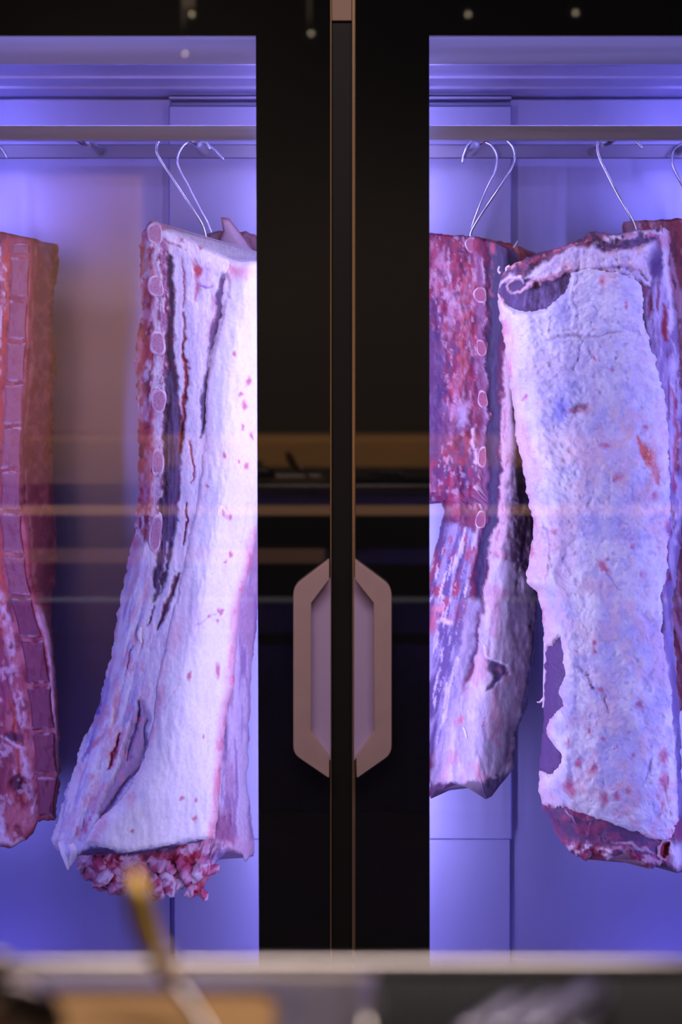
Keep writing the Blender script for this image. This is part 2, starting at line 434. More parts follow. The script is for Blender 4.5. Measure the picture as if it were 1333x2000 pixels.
class Paint:
    def __init__(s, px, py, base, warp=5, seed=1):
        s.px, s.py = px, py; s.seed = seed
        s.c = np.tile(np.array(base, float), (px.size, 1)); s.h = np.zeros(px.size)
        w1 = fbm(px / 22, py / 34, seed + 50, 4); w2 = fbm(px / 26, py / 26, seed + 90, 4)
        f1 = fbm(px / 6, py / 8, seed + 150, 2); f2 = fbm(px / 6, py / 6, seed + 190, 2)
        s.wx, s.wy = px + warp * w1 + warp * .3 * f1, py + warp * w2 + warp * .3 * f2
    def put(s, m, color, h=0, op=1):
        m = np.clip(m, 0, 1)
        if color is not None:
            a = (m * op)[:, None]; s.c = s.c * (1 - a) + np.array(color) * a
        s.h += m * h; return s
    def poly(s, pts, color, h=0, soft=3, op=1):
        xs = [p[0] for p in pts]; ys = [p[1] for p in pts]
        k = (s.px > min(xs) - 30) & (s.px < max(xs) + 30) & (s.py > min(ys) - 30) & (s.py < max(ys) + 30)
        m = np.zeros(s.px.size); m[k] = sst(sdist(s.wx[k], s.wy[k], pts) / soft * .5 + .5)
        return s.put(m, color, h, op)
    def line(s, pts, wd, color, h=0, soft=2, op=1, mod=0):
        ws = wd if hasattr(wd, '__len__') else [wd] * len(pts)
        xs = [p[0] for p in pts]; ys = [p[1] for p in pts]; W = max(ws) + 20
        k = (s.px > min(xs) - W) & (s.px < max(xs) + W) & (s.py > min(ys) - W) & (s.py < max(ys) + W)
        X, Y = s.wx[k], s.wy[k]; best = np.full(X.shape, -1e9)
        for i in range(len(pts) - 1):
            x0, y0 = pts[i]; x1, y1 = pts[i + 1]; ex, ey = x1 - x0, y1 - y0
            t = np.clip(((X - x0) * ex + (Y - y0) * ey) / (ex * ex + ey * ey + 1e-9), 0, 1)
            d = np.hypot(X - x0 - t * ex, Y - y0 - t * ey)
            best = np.maximum(best, (ws[i] * (1 - t) + ws[i + 1] * t) * .5 - d)
        m = np.zeros(s.px.size); m[k] = sst(best / soft * .5 + .5)
        if mod: m = m * sst(.5 + mod * fbm(s.px / 7, s.py / 14, s.seed + 333, 3))
        return s.put(m, color, h, op)
    def blob(s, x, y, rx, ry, color, h=0, soft=.35, op=1, rot=0):
        c, n = math.cos(R(rot)), math.sin(R(rot))
        dx, dy = s.wx - x, s.wy - y
        q = np.hypot((dx * c + dy * n) / rx, (-dx * n + dy * c) / ry)
        return s.put(sst((1 - q) / soft * .5 + .5), color, h, op)
    def mottle(s, color, sx, sy, th=0, soft=.3, op=1, h=0, seed=0, region=None, shear=0, o=4, ridge=False):
        f = (ridged if ridge else fbm)((s.px + shear * s.py) / sx, s.py / sy, s.seed + seed, o)
        m = sst((f - th) / soft * .5 + .5)
        if region is not None: m = m * region
        return s.put(m, color, h, op)
    def region(s, pts, soft=8):
        return sst(sdist(s.wx, s.wy, pts) / soft * .5 + .5)

def curve_x(pts, py):   # x as function of y
    p = sorted(pts, key=lambda q: q[1]); return np.interp(py, [q[1] for q in p], [q[0] for q in p])
def curve_y(pts, px):
    p = sorted(pts, key=lambda q: q[0]); return np.interp(px, [q[0] for q in p], [q[1] for q in p])

DY = 0.09      # how far behind the doors the pieces hang
class Slab:
    """a hanging piece of meat: a closed body between a modelled front and a back"""
    def __init__(s, left, right, top, bottom, seams, yback, step=2.0, seed=1, rag=(3, 3, 5, 6), rim=26, rimt=12):
        yback += DY
        s.seed = seed; s.left, s.right = left, right; s.yback = yback; s.rim, s.rimt = rim, rimt
        x0 = min(p[0] for p in left); x1 = max(p[0] for p in right)
        y0 = min(p[1] for p in top); y1 = max(p[1] for p in bottom)
        s.nu = int((np.mean([p[0] for p in right]) - np.mean([p[0] for p in left])) / step) + 1
        s.nv = int((y1 - y0) / step) + 1
        U, V = np.meshgrid(np.linspace(0, 1, s.nu), np.linspace(0, 1, s.nv))
        U = U.ravel(); V = V.ravel()
        # fixed point for px, py (outline curves depend on each other)
        py = y0 + V * (y1 - y0); px = x0 + U * (x1 - x0)
        def XL(y): return curve_x(left, y) + rag[0] * fbm(y / 13, y * 0 + 3.3, seed + 1, 4)
        def XR(y): return curve_x(right, y) + rag[1] * fbm(y / 13, y * 0 + 8.3, seed + 2, 4)
        def YT(x): return curve_y(top, x) + rag[2] * fbm(x / 12, x * 0 + 5.3, seed + 3, 4)
        def YB(x): return curve_y(bottom, x) + rag[3] * fbm(x / 12, x * 0 + 1.3, seed + 4, 4)
        for _ in range(6):
            px = XL(py) + U * (XR(py) - XL(py))
            yt, yb = YT(px), YB(px)
            py = yt + V * (yb - yt)
        s.px, s.py, s.U, s.V = px, py, U, V
        s.bd = np.minimum(U, 1 - U) * (XR(py) - XL(py)); s.bt = np.minimum(V, 1 - V) * (yb - yt)
        # depth by seams
        xs = [curve_x(q[0], py) for q in seams]
        ds = [np.interp(py, [a[0] for a in q[1]], [a[1] for a in q[1]]) if hasattr(q[1], '__len__') else np.full(py.shape, q[1]) for q in seams]
        D = np.where(px < xs[0], ds[0], ds[-1]).astype(float)
        for i in range(len(xs) - 1):
            m = (px >= xs[i]) & (px <= xs[i + 1])
            t = sst((px - xs[i]) / (xs[i + 1] - xs[i] + 1e-6))
            D = np.where(m, ds[i] * (1 - t) + ds[i + 1] * t, D)
        def rnd(e, Rr): q = 1 - np.clip(e / Rr, 0, 1); return Rr * (1 - np.sqrt(np.clip(1 - q * q, 0, 1))) / 1000
        s.Y0 = D + DY + rnd(s.bd, rim) + rnd(s.bt, rimt)
        s.Y0 = np.minimum(s.Y0, yback - .004)
        s.h = np.zeros(px.size)
    def grid(s, mask=None):
        nu, nv = s.nu, s.nv
        a = (np.arange(nv - 1)[:, None] * nu + np.arange(nu - 1)[None, :]).ravel()
        F = np.stack([a, a + nu, a + nu + 1, a + 1], 1)
        if mask is not None: F = F[mask[F].all(1)]
        return F
    def world(s, Y): 
        d = Y - CAM_Y
        return np.stack([(s.px - CX) / FPX * d, Y, CAM_Z + (CY - s.py) / FPX * d], 1)
    def body(s, name, mat, parent, paint, hscale=1.0):
        s.h = paint.h / 1000 * hscale
        ed = sst(np.minimum(s.bd, s.bt) / 8)
        s.Y = s.Y0 - s.h * ed
        Vf = s.world(s.Y); nu, nv = s.nu, s.nv
        K = 9; rows = np.arange(nv)
        L = Vf[rows * nu]; Rr = Vf[rows * nu + nu - 1]
        cols = [paint.c]
        back = []; 
        for k in range(K):
            t = k / (K - 1)
            b = L * (1 - t) + Rr * t
            dep = s.yback - (L[:, 1] * (1 - t) + Rr[:, 1] * t)
            prof = (1 - abs(2 * t - 1) ** 3) * .9 + .1
            b[:, 1] += np.maximum(dep, .005) * prof
            back.append(b)
        Bk = np.stack(back, 1).reshape(-1, 3); n0 = len(Vf)
        cl = paint.c[rows * nu]; cr = paint.c[rows * nu + nu - 1]
        cb = np.stack([cl * (1 - k / (K - 1)) + cr * k / (K - 1) for k in range(K)], 1).reshape(-1, 3)
        F = s.grid().tolist()
        a = (np.arange(nv - 1)[:, None] * K + np.arange(K - 1)[None, :]).ravel() + n0
        F += np.stack([a, a + 1, a + K + 1, a + K], 1).tolist()
        r = np.arange(nv - 1)
        F += np.stack([r * nu, n0 + r * K, n0 + (r + 1) * K, (r + 1) * nu], 1).tolist()
        F += np.stack([r * nu + nu - 1, (r + 1) * nu + nu - 1, n0 + (r + 1) * K + K - 1, n0 + r * K + K - 1], 1).tolist()
        F.append(list(range(nu)) + [n0 + k for k in range(K - 1, -1, -1)])
        F.append([(nv - 1) * nu + i for i in range(nu - 1, -1, -1)] + [n0 + (nv - 1) * K + k for k in range(K)])
        return mesh_obj(name, np.vstack([Vf, Bk]), F, mat, parent, True, np.vstack([paint.c, cb]))
    def cap(s, name, mat, parent, pts, thick, paint, edge=14, warp=3, seed=7, sink=2.0):
        wx = s.px + warp * fbm(s.px / 14, s.py / 14, seed, 4); wy = s.py + warp * fbm(s.px / 14, s.py / 14, seed + 9, 4)
        sd = sdist(wx, wy, pts)
        q = np.clip(np.minimum(sd, np.minimum(s.bd, s.bt) + 1.0) / edge, 0, 1)
        t = thick * np.sqrt(1 - (1 - q) ** 2) + .5 - (sink + .5) * (1 - sst(sd / 3))
        Y = s.Y - t / 1000 - paint.h / 1000 * sst(np.minimum(sd, np.minimum(s.bd, s.bt)) / 8)
        keep = sd > -4
        F = s.grid(keep); used = np.unique(F); mp = np.full(s.px.size, -1); mp[used] = np.arange(len(used))
        s.Ycap = np.where(sd > 2, Y, s.Y)
        return mesh_obj(name, s.world(Y)[used], mp[F], mat, parent, True, paint.c[used])
    def depth_at(s, x, y, cap=False):
        i = np.argmin((s.px - x) ** 2 + (s.py - y) ** 2); return (s.Ycap if cap else s.Y)[i]

def rib_bone(slab, parent, x, y, rx, ry, rot=0, seed=0, core=BONEC, rim=RIM):
    Yb = slab.depth_at(x, y); nr, na = 14, 36; V = []; C = []; rng = random.Random(seed)
    ph = [rng.uniform(0, 6.28) for _ in range(4)]; c, n = math.cos(R(rot)), math.sin(R(rot))
    for i in range(nr + 1):
        r = i / nr * 1.18
        for k in range(na):
            a = 2 * math.pi * k / na
            w_ = 1 + .07 * math.sin(2 * a + ph[0]) + .05 * math.sin(3 * a + ph[1]) + .03 * math.sin(5 * a + ph[2])
            sq = 1 / (abs(math.cos(a)) ** 2.6 + abs(math.sin(a)) ** 2.6) ** (1 / 2.6)
            ex, ey = rx * r * w_ * sq * math.cos(a), ry * r * w_ * sq * math.sin(a)
            X, Yp = x + ex * c - ey * n, y + ex * n + ey * c
            if r < .86: h = 2.6 + .5 * rng.uniform(-1, 1)
            elif r < .98: h = 3.3
            else: h = 3.6 - (r - .98) / .2 * 7
            V.append(P(X, Yp, Yb - h / 1000))
            m = float(sst(np.array((r - .84) / .06))) * (.65 + .35 * math.sin(3 * a + ph[3]))
            j = 1 + .5 * (rng.random() - .5) * (1 - m)
            C.append([(core[q] * (1 - m) + rim[q] * m) * j for q in range(3)])
    F = [(i * na + k, (i + 1) * na + k, (i + 1) * na + (k + 1) % na, i * na + (k + 1) % na) for i in range(nr) for k in range(na)]
    V.append(P(x, y, Yb - .0026)); C.append(core); ce = len(V) - 1
    return mesh_obj('rib_bone', V, F, M_BONE, parent, True, np.array(C))

def strand(parent, slab, pts, rad, col, name='fat_strand', off=.002, mat=None, cap=False, n=8):
    V3 = [P(x, y, slab.depth_at(x, y, cap) - off) for x, y in pts]
    mb = MB().tube(V3, rad, n, 5)
    nn = len(mb.V); return mesh_obj(name, mb.V, mb.F, mat or M_FAT, parent, True, np.tile(np.array(col, float), (nn, 1)))

# ------------------------------------------------------------------ hooks
def hook(pts, Y, rad, label, end=None):
    Y += DY
    V = [P(x, y, Y) for x, y in pts]
    o = MB().tube(V, rad, 14, 7).obj('meat_hook', M_CHROME, None, True)
    tag(o, label, 'hook', 'steel hooks over the hanging rods'); return o
hook([(411, 291), (401, 275), (384, 262), (365, 258), (340, 260), (319, 266), (308, 280), (306, 295), (313, 311), (340, 352), (378, 410), (395, 438), (402, 460), (401, 480), (390, 492)], .235, .0029,
     'bright steel hook carrying the white fat-capped loin in the left pane')
hook([(438, 312), (420, 293), (397, 278), (380, 275), (363, 280), (352, 294), (347, 310), (350, 328), (366, 358), (390, 405), (408, 440), (414, 462), (408, 480)], .42, .0029,
     'dimmer steel hook just behind the brightest hook in the left pane')
hook([(906, 302), (914, 284), (930, 272), (955, 265), (982, 269), (1000, 284), (1006, 303), (1001, 325), (980, 360), (945, 412), (925, 444), (919, 462), (925, 482)], .34, .0029,
     'nearer of the two crossed steel hooks beside the black stile')
hook([(903, 318), (907, 297), (921, 281), (940, 276), (959, 283), (971, 304), (968, 332), (950, 370), (930, 420), (921, 450), (921, 480), (930, 492)], .47, .0029,
     'further of the two crossed hooks, darker, behind the nearer one')
hook([(1255, 288), (1243, 275), (1222, 263), (1197, 259), (1179, 264), (1169, 280), (1169, 299), (1178, 322), (1203, 371), (1228, 416), (1241, 444), (1243, 465), (1236, 485)], .19, .0029,
     'steel hook above the big cream-coloured slab in the right pane')
hook([(1400, 310), (1385, 292), (1360, 279), (1335, 280), (1318, 294), (1314, 318), (1325, 346), (1350, 392), (1362, 430), (1360, 455)], .46, .0029,
     'steel hook cut off by the right edge of the picture')
hook([(14, 308), (2, 289), (-14, 277), (-33, 274), (-68, 278), (-86, 298), (-80, 330), (-50, 390), (-30, 430), (-28, 465), (-38, 480)], .38, .0029,
     'steel hook tip poking out at the left edge below the front rail')

def vein(q, S, seed, amp):
    # fine creases and pale wrinkles of a dried fat surface
    a = S.px + 9 * fbm(S.px / 24, S.py / 24, seed + 1, 3); b = S.py + 9 * fbm(S.px / 24, S.py / 24, seed + 2, 3)
    f = np.abs(fbm(a / 17, b / 22, seed, 3)); z = sst(fbm(S.px / 60, S.py / 60, seed + 4, 2) * 1.5 + .45)
    q.put(sst((.05 - f) / .05) * z, (.56, .46, .62), -1.1 * amp, .55 * amp)
    g = np.abs(fbm(a / 9 + 4, b / 11, seed + 7, 2))
    q.put(sst((.07 - g) / .07) * sst(fbm(S.px / 35, S.py / 45, seed + 5, 2) * 1.5 + .3), (.96, .92, .92), .8 * amp, .45 * amp)
    q.h += amp * .9 * fbm(a / 12, b / 13, seed + 11, 3)

# ------------------------------------------------------------------ B: fat-capped loin in the left pane
def rag_fibre(p, sh, region=None, amp=1.0):
    p.put(np.ones(p.px.size), None, 0)
    f = fbm((p.px + sh * p.py) / 7, p.py / 70, p.seed + 400, 3)
    p.h += f * amp * (1 if region is None else region)

B_left = [(292, 432), (276, 462), (273, 480), (273, 520), (277, 600), (268, 660), (263, 700), (268, 760), (270, 820), (270, 900), (272, 960), (266, 1010), (261, 1050), (248, 1110), (234, 1170), (226, 1215), (215, 1290), (198, 1360), (180, 1415), (158, 1450), (142, 1510), (133, 1530), (118, 1580), (103, 1640), (110, 1660)]
B_right = [(560, 500), (556, 700), (540, 900), (506, 1010), (498, 1060), (488, 1120), (470, 1170), (463, 1250), (457, 1340), (445, 1380), (438, 1430), (433, 1500), (427, 1570), (420, 1640)]
B_top = [(270, 440), (292, 432), (306, 433), (325, 442), (345, 452), (365, 460), (385, 474), (410, 484), (440, 498), (455, 508), (475, 513), (505, 510), (560, 508)]
B_bot = [(100, 1652), (118, 1664), (135, 1672), (160, 1672), (200, 1664), (240, 1668), (280, 1664), (330, 1655), (380, 1646), (420, 1637)]
seamR = [(292, 432), (297, 520), (297, 700), (296, 900), (290, 1040), (270, 1130), (258, 1200), (235, 1330), (200, 1450), (160, 1580), (135, 1660)]
CAPL = [(448, 512), (436, 560), (430, 620), (411, 690), (402, 770), (400, 850), (387, 975), (372, 1037), (362, 1087), (350, 1150), (335, 1212), (317, 1287), (307, 1340), (302, 1400), (281, 1485), (240, 1560), (192, 1600), (165, 1645), (163, 1680)]
MIDC = [(x + 45, y) for x, y in CAPL]
B = Slab(B_left, B_right, B_top, B_bot,
         [(B_left, .272), (seamR, .205), (CAPL, [(430, .215), (560, .205), (1000, .195), (1640, .19)]), (MIDC, [(430, .185), (1640, .178)]), (B_right, .225)],
         .30, 2.0, 11, rag=(4, 2, 3, 3))
root = empty('beef_loin', P(403, 475, .235))
tag(root, 'big loin in the left pane with smooth white fat cap and sawn ribs, leaning left', 'meat', 'beef loins on hooks')
LOIN_B = root
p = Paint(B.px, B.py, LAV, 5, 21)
up = [(255, 420), (300, 420), (302, 560), (304, 900), (298, 1020), (286, 1060), (262, 1100), (235, 1200), (200, 1200), (200, 420)]
rg = p.region(up, 10)
p.put(rg, (.48, .07, .09), 0, 1)
p.mottle(PINK, 13, 30, .05, .4, .9, 2.2, 3, rg)
p.mottle((.82, .66, .66), 16, 40, .35, .25, .9, 1.5, 8, rg)
p.mottle(WINE, 11, 26, .35, .2, .9, -3, 13, rg)
p.mottle((.6, .13, .1), 20, 20, .3, .3, .6, 0, 14, rg)
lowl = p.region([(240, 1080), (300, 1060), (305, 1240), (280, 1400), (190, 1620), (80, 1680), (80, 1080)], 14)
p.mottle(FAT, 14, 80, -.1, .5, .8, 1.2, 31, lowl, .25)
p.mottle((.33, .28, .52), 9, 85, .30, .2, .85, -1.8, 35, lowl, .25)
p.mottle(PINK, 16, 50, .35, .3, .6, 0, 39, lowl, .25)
# pale tissue between the ribs and the cap
mid = p.region([(300, 430), (450, 500), (440, 560), (402, 770), (387, 975), (350, 1150), (317, 1287), (300, 1380), (265, 1400), (290, 1130), (303, 1000), (303, 500)], 6)
p.put(mid, (.66, .58, .66), 0, .8)
p.mottle(FAT, 10, 60, 0, .5, .7, .8, 41, mid)
p.mottle((.55, .35, .5), 9, 30, .45, .2, .5, -.6, 44, mid)
# bone column flesh
p.line([(318, 480), (322, 600), (325, 760), (322, 900), (316, 1000), (310, 1080)], [20, 22, 20, 20, 20, 14], (.36, .10, .22), 0, 5, .85)
p.mottle((.66, .44, .56), 5, 9, .25, .25, .8, 1, 87, p.region([(306, 470), (330, 480), (336, 900), (326, 1050), (306, 1050)], 6))
p.mottle((.20, .01, .06), 4, 22, .3, .2, .8, -1.5, 88, p.region([(308, 470), (330, 480), (336, 900), (326, 1050), (306, 1050)], 6))
p.line([(322, 490), (324, 600), (327, 700), (329, 800), (326, 900), (318, 1010)], [8, 9, 9, 8, 8, 6], WINE, -3, 3, .9, 1.2)
p.line([(309, 480), (313, 520), (316, 600), (320, 640), (318, 720), (320, 760), (314, 830), (314, 880), (316, 950), (312, 990)], 5, (.85, .72, .72), 1.5, 2, .9, 1.5)
# dark muscle strip
p.line([(330, 500), (334, 600), (334, 700), (337, 780), (338, 860), (333, 950), (326, 1050), (312, 1130), (300, 1175)], [10, 13, 17, 28, 36, 35, 28, 26, 5], MUSC, -5, 3, 1)
p.mottle((.22, .15, .30), 5, 90, .2, .3, .5, .6, 46, p.region([(322, 720), (358, 760), (356, 900), (340, 1060), (300, 1170), (296, 1150), (318, 1000), (322, 850)], 4))
p.line([(338, 520), (340, 700), (352, 820), (350, 930), (344, 1000)], 3, RED, -1, 2, .7, 1)
# grooves
p.line([(362, 610), (361, 690), (366, 735), (360, 790), (353, 850), (350, 880)], [3, 6, 9, 8, 8, 4], (.28, .02, .05), -7, 2.5)
p.line([(355, 500), (358, 560), (360, 600)], [2, 4, 3], (.3, .05, .12), -3, 2)
p.line([(378, 470), (382, 520), (386, 560), (384, 590)], [6, 9, 9, 4], (.5, .1, .16), -3, 3, .8)
p.blob(399, 540, 15, 20, (.66, .52, .68), 2); p.blob(386, 528, 7, 12, (.55, .10, .14), -3); p.blob(405, 520, 8, 9, (.42, .22, .5), -2)
p.line([(388, 558), (405, 562), (415, 560)], 3, (.35, .15, .5), -2, 2)
p.line([(372, 862), (375, 890), (378, 920), (375, 945)], [4, 6, 5, 2], (.38, .03, .08), -4, 2)
p.line([(366, 985), (362, 1020), (357, 1065)], [4, 6, 3], (.34, .04, .1), -5, 2)
p.line([(343, 1120), (336, 1160), (322, 1195), (308, 1230)], [4, 12, 14, 3], (.16, .05, .10), -7, 3)
p.line([(300, 1185), (292, 1210), (284, 1225)], [3, 6, 2], (.16, .07, .16), -4, 2)
p.line([(330, 1050), (322, 1110), (308, 1160), (296, 1200)], 4, (.7, .55, .62), 2, 2, .8, 1)
# groove between the roll and the cap
p.line([(437, 545), (434, 580), (428, 625), (414, 680), (403, 730), (399, 780), (396, 830), (392, 860)], [20, 19, 17, 15, 13, 13, 9, 2], (.15, .09, .19), -9, 3)
p.line([(421, 580), (417, 630), (408, 660)], 5, (.55, .16, .22), 0, 3, .7)
# fat roll at the top
p.line([(330, 462), (370, 480), (405, 500), (435, 520), (440, 535)], [22, 34, 40, 34, 10], (.84, .74, .76), 5, 10, .85)
p.line([(372, 590), (392, 620), (390, 700), (382, 760)], [10, 36, 28, 14], (.78, .66, .76), 4, 9, .7)
p.line([(320, 470), (350, 478), (375, 490), (385, 492)], 5, (.45, .08, .14), -2, 3, .8, 1.5)
p.line([(345, 462), (360, 470), (380, 478), (400, 486)], 6, (.45, .05, .09), 1, 3, .9, 1.5)
p.blob(311, 440, 24, 8, (.40, .05, .09), 0, .5, .7)
# lower cavity and slits
p.poly([(275, 1362), (288, 1378), (293, 1402), (282, 1460), (275, 1500), (245, 1540), (196, 1600), (186, 1590), (205, 1550), (222, 1515), (240, 1465), (252, 1425)], (.40, .27, .38), -7, 6)
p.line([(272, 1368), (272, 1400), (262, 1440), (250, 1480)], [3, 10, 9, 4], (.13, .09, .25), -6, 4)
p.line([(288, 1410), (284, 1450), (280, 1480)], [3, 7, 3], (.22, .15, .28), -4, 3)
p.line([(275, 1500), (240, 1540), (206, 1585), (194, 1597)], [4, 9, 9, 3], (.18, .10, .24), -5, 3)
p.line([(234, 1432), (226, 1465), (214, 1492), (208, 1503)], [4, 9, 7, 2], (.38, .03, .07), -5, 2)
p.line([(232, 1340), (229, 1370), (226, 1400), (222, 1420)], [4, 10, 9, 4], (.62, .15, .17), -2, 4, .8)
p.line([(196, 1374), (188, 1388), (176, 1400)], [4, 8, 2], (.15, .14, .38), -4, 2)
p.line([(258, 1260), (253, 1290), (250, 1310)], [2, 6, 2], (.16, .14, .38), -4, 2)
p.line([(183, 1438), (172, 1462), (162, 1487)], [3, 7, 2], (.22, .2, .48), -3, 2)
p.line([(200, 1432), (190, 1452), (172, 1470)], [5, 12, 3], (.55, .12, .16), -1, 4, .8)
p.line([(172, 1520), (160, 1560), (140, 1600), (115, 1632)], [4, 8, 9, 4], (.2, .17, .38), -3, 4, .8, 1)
p.line([(165, 1600), (150, 1630), (138, 1650)], [6, 14, 8], (.5, .10, .18), -2, 5, .7, 1)
p.line([(180, 1590), (168, 1612), (162, 1640)], [6, 12, 10], (.45, .06, .14), -3, 4, .8, 1)
p.poly([(235, 1335), (222, 1400), (205, 1470), (180, 1560), (150, 1620), (118, 1655), (112, 1630), (150, 1560), (175, 1500), (205, 1430), (222, 1350)], (.84, .75, .74), 2, 10, .55)
p.mottle((.7, .25, .33), 14, 22, .45, .2, .6, -.5, 61, p.region([(330, 1240), (300, 1340), (240, 1560), (130, 1660), (180, 1400), (260, 1250)], 16))
p.blob(222, 1215, 9, 30, (.62, .2, .26), 1, .6, .7)
p.poly([(176, 1650), (240, 1664), (330, 1652), (424, 1634), (430, 1700), (170, 1700), (150, 1668)], (.09, .05, .13), -2, 4)
p.mottle(None, 16, 60, 0, .8, 0, 1.6, 71)
p.h += fbm(B.px / 9, B.py / 30, 5, 4) * 1.3
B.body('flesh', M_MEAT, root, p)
for i, (x, y, rx, ry, r_) in enumerate([(303, 456, 14, 18, 0), (305, 559, 13, 20, -4), (308, 671, 13, 21, 0), (310, 783, 12, 23, 2), (308, 903, 10, 25, 0), (304, 1042, 11, 34, 4)]):
    rib_bone(B, root, x, y, rx, ry, r_, i, (.50, .24, .33))
pc = Paint(B.px, B.py, CREAM, 5, 33)
pc.mottle((.86, .80, .80), 60, 110, 0, .8, .7, 1.2, 1)
pc.mottle((.74, .66, .74), 24, 60, .35, .5, .35, 0, 2)
edge_l = sst(1 - (B.px - curve_x(CAPL, B.py)) / 26); pc.put(edge_l, (.76, .55, .60), 0, .6)
edge_r = sst(1 - (curve_x(B_right, B.py) - B.px) / 24) * sst((B.py - 1000) / 80); pc.put(edge_r, (.80, .30, .36), 0, .75)
pc.mottle((.80, .22, .28), 10, 26, .3, .2, .8, 0, 5, edge_r)
pc.blob(462, 530, 24, 12, (.80, .30, .34), 0, .9, .8)
for x, y, a, b, r_ in [(483, 745, 3, 9, 20), (470, 770, 2, 5, 30), (480, 793, 5, 10, 0), (482, 912, 3, 5, 0), (438, 1003, 3, 8, -15), (448, 1010, 3, 5, 0), (449, 1085, 3, 8, 0), (439, 1100, 2, 3, 20),
                       (430, 1193, 3, 5, 0), (409, 1205, 3, 4, 0), (427, 1214, 2, 3, 0), (370, 1322, 3, 9, 15), (396, 1440, 1.5, 4, 0), (384, 1598, 3, 5, 20), (383, 1562, 2, 4, 10), (260, 1622, 2, 4, 0),
                       (475, 835, 3, 4, 0), (493, 850, 3, 6, 0), (438, 890, 2, 4, 0), (404, 950, 2, 4, 0), (455, 690, 2, 4, 0), (470, 905, 2, 3, 0), (424, 1310, 5, 12, 0), (355, 1560, 3, 3, 0), (372, 985, 2, 3, 0)]:
    pc.blob(x, y, a + 1, b + 1, (.62, .10, .16), -.6, .6, .85, r_)
pc.line([(380, 1222), (395, 1212), (410, 1205), (430, 1193)], 2, (.55, .30, .42), -1.2, 1.5, .7)
pc.line([(425, 980), (440, 990), (446, 1000)], 2, (.6, .3, .4), -.8, 1.5, .5)
pc.line([(405, 950), (402, 965), (400, 972)], 1.6, (.55, .3, .4), -.8, 1.5, .6)
pc.line([(470, 1060), (478, 1040), (487, 985)], 3, (.74, .6, .74), -1.5, 4, .6)
pc.line([(405, 1420), (404, 1480), (400, 1560), (402, 1600)], 3, (.72, .62, .78), -1.5, 5, .5)
pc.line([(378, 1520), (375, 1600)], 3, (.72, .62, .78), -1.5, 6, .4)
pc.line([(350, 1340), (335, 1362), (322, 1385)], 2, (.72, .40, .48), -1.2, 2, .6)
pc.blob(372, 1205, 18, 60, (.86, .62, .66), 0, 1, .4, 10); pc.blob(345, 1240, 8, 34, (.80, .42, .48), 0, 1, .5, 8); pc.blob(390, 1080, 18, 12, (.82, .55, .62), 0, 1, .5)
for x, y, rr in [(307, 1310, 16), (300, 1390, 14), (315, 1360, 12), (296, 1430, 10), (255, 1560, 12), (200, 1612, 12), (185, 1635, 10)]:
    pc.blob(x, y, rr * .7, rr * 1.5, (.70, .24, .32), -.5, .9, .55, 15)
pc.mottle((.66, .22, .30), 7, 9, .5, .15, .5, -.4, 77, p.region([(310, 1290), (330, 1300), (290, 1450), (270, 1500), (250, 1540), (280, 1380)], 12))
vein(pc, B, 5, .5)
pc.h += fbm(B.px / 40, B.py / 90, 3, 3) * 2.2 + fbm(B.px / 7, B.py / 12, 14, 3) * .35
capB = [(448, 500)] + CAPL[:-1] + [(190, 1652), (215, 1658), (245, 1664), (275, 1660), (330, 1650), (370, 1640), (400, 1641), (424, 1640), (430, 1570), (437, 1500), (441, 1430), (450, 1380), (462, 1340), (468, 1250), (475, 1170), (495, 1120), (503, 1060), (515, 1010), (570, 900), (570, 500)]
B.cap('fat_cap', M_FAT, root, capB, 5.5, pc, edge=16, warp=3)
# drips and shreds
strand(root, B, [(122, 1645), (128, 1665), (131, 1682), (133, 1699)], [.010, .011, .007, .002], (.82, .74, .74), 'fat_shred', -.004)
strand(root, B, [(140, 1650), (145, 1662), (140, 1680), (134, 1694)], [.009, .009, .006, .002], (.80, .70, .72), 'fat_shred', -.004)
strand(root, B, [(275, 1225), (272, 1240), (276, 1256)], [.003, .005, .002], FAT, 'fat_shred', .002)

# ------------------------------------------------------------------ C: loin hidden behind B
C_left = [(330, 470), (300, 700), (290, 1000), (250, 1300), (200, 1500), (165, 1620), (152, 1690), (160, 1700)]
C_right = [(540, 470), (530, 800), (512, 1100), (497, 1250), (490, 1333), (486, 1450), (482, 1531), (489, 1580), (497, 1650), (495, 1670)]
C_top = [(330, 470), (400, 462), (418, 452), (430, 448), (450, 456), (480, 452), (505, 462), (540, 470)]
C_bot = [(150, 1700), (165, 1712), (180, 1716), (190, 1738), (215, 1744), (240, 1748), (262, 1740), (282, 1738), (292, 1748), (304, 1765), (318, 1760), (325, 1748), (345, 1742), (362, 1733), (378, 1750), (392, 1748), (398, 1725), (412, 1712), (412, 1700), (420, 1682), (440, 1672), (468, 1672), (480, 1677), (497, 1676)]
Cs = Slab(C_left, C_right, C_top, C_bot, [(C_left, .40), ([(x + 60, y) for x, y in C_left], .355), ([(x - 40, y) for x, y in C_right], .37), (C_right, .40)], .47, 2.4, 51, rag=(5, 3, 3, 9), rimt=10)
root = empty('beef_loin', P(412, 460, .42))
tag(root, 'dim loin hanging behind the white fat-capped one, ragged red shreds at its foot', 'meat', 'beef loins on hooks')
p = Paint(Cs.px, Cs.py, (.50, .30, .42), 9, 63)
p.mottle((.66, .55, .66), 16, 110, 0, .4, .8, 2, 1)
p.mottle((.30, .16, .34), 10, 100, .3, .25, .8, -2, 2)
tp = p.region([(330, 440), (560, 440), (560, 530), (330, 530)], 20)
p.put(tp, (.16, .07, .11), 0, .9); p.mottle((.35, .12, .18), 14, 12, .2, .3, .7, 1, 7, tp)
ft = p.region([(140, 1610), (520, 1640), (520, 1800), (100, 1800)], 16) * sst((470 - p.px) / 30)
p.put(ft, (.66, .17, .26), 0, .9)
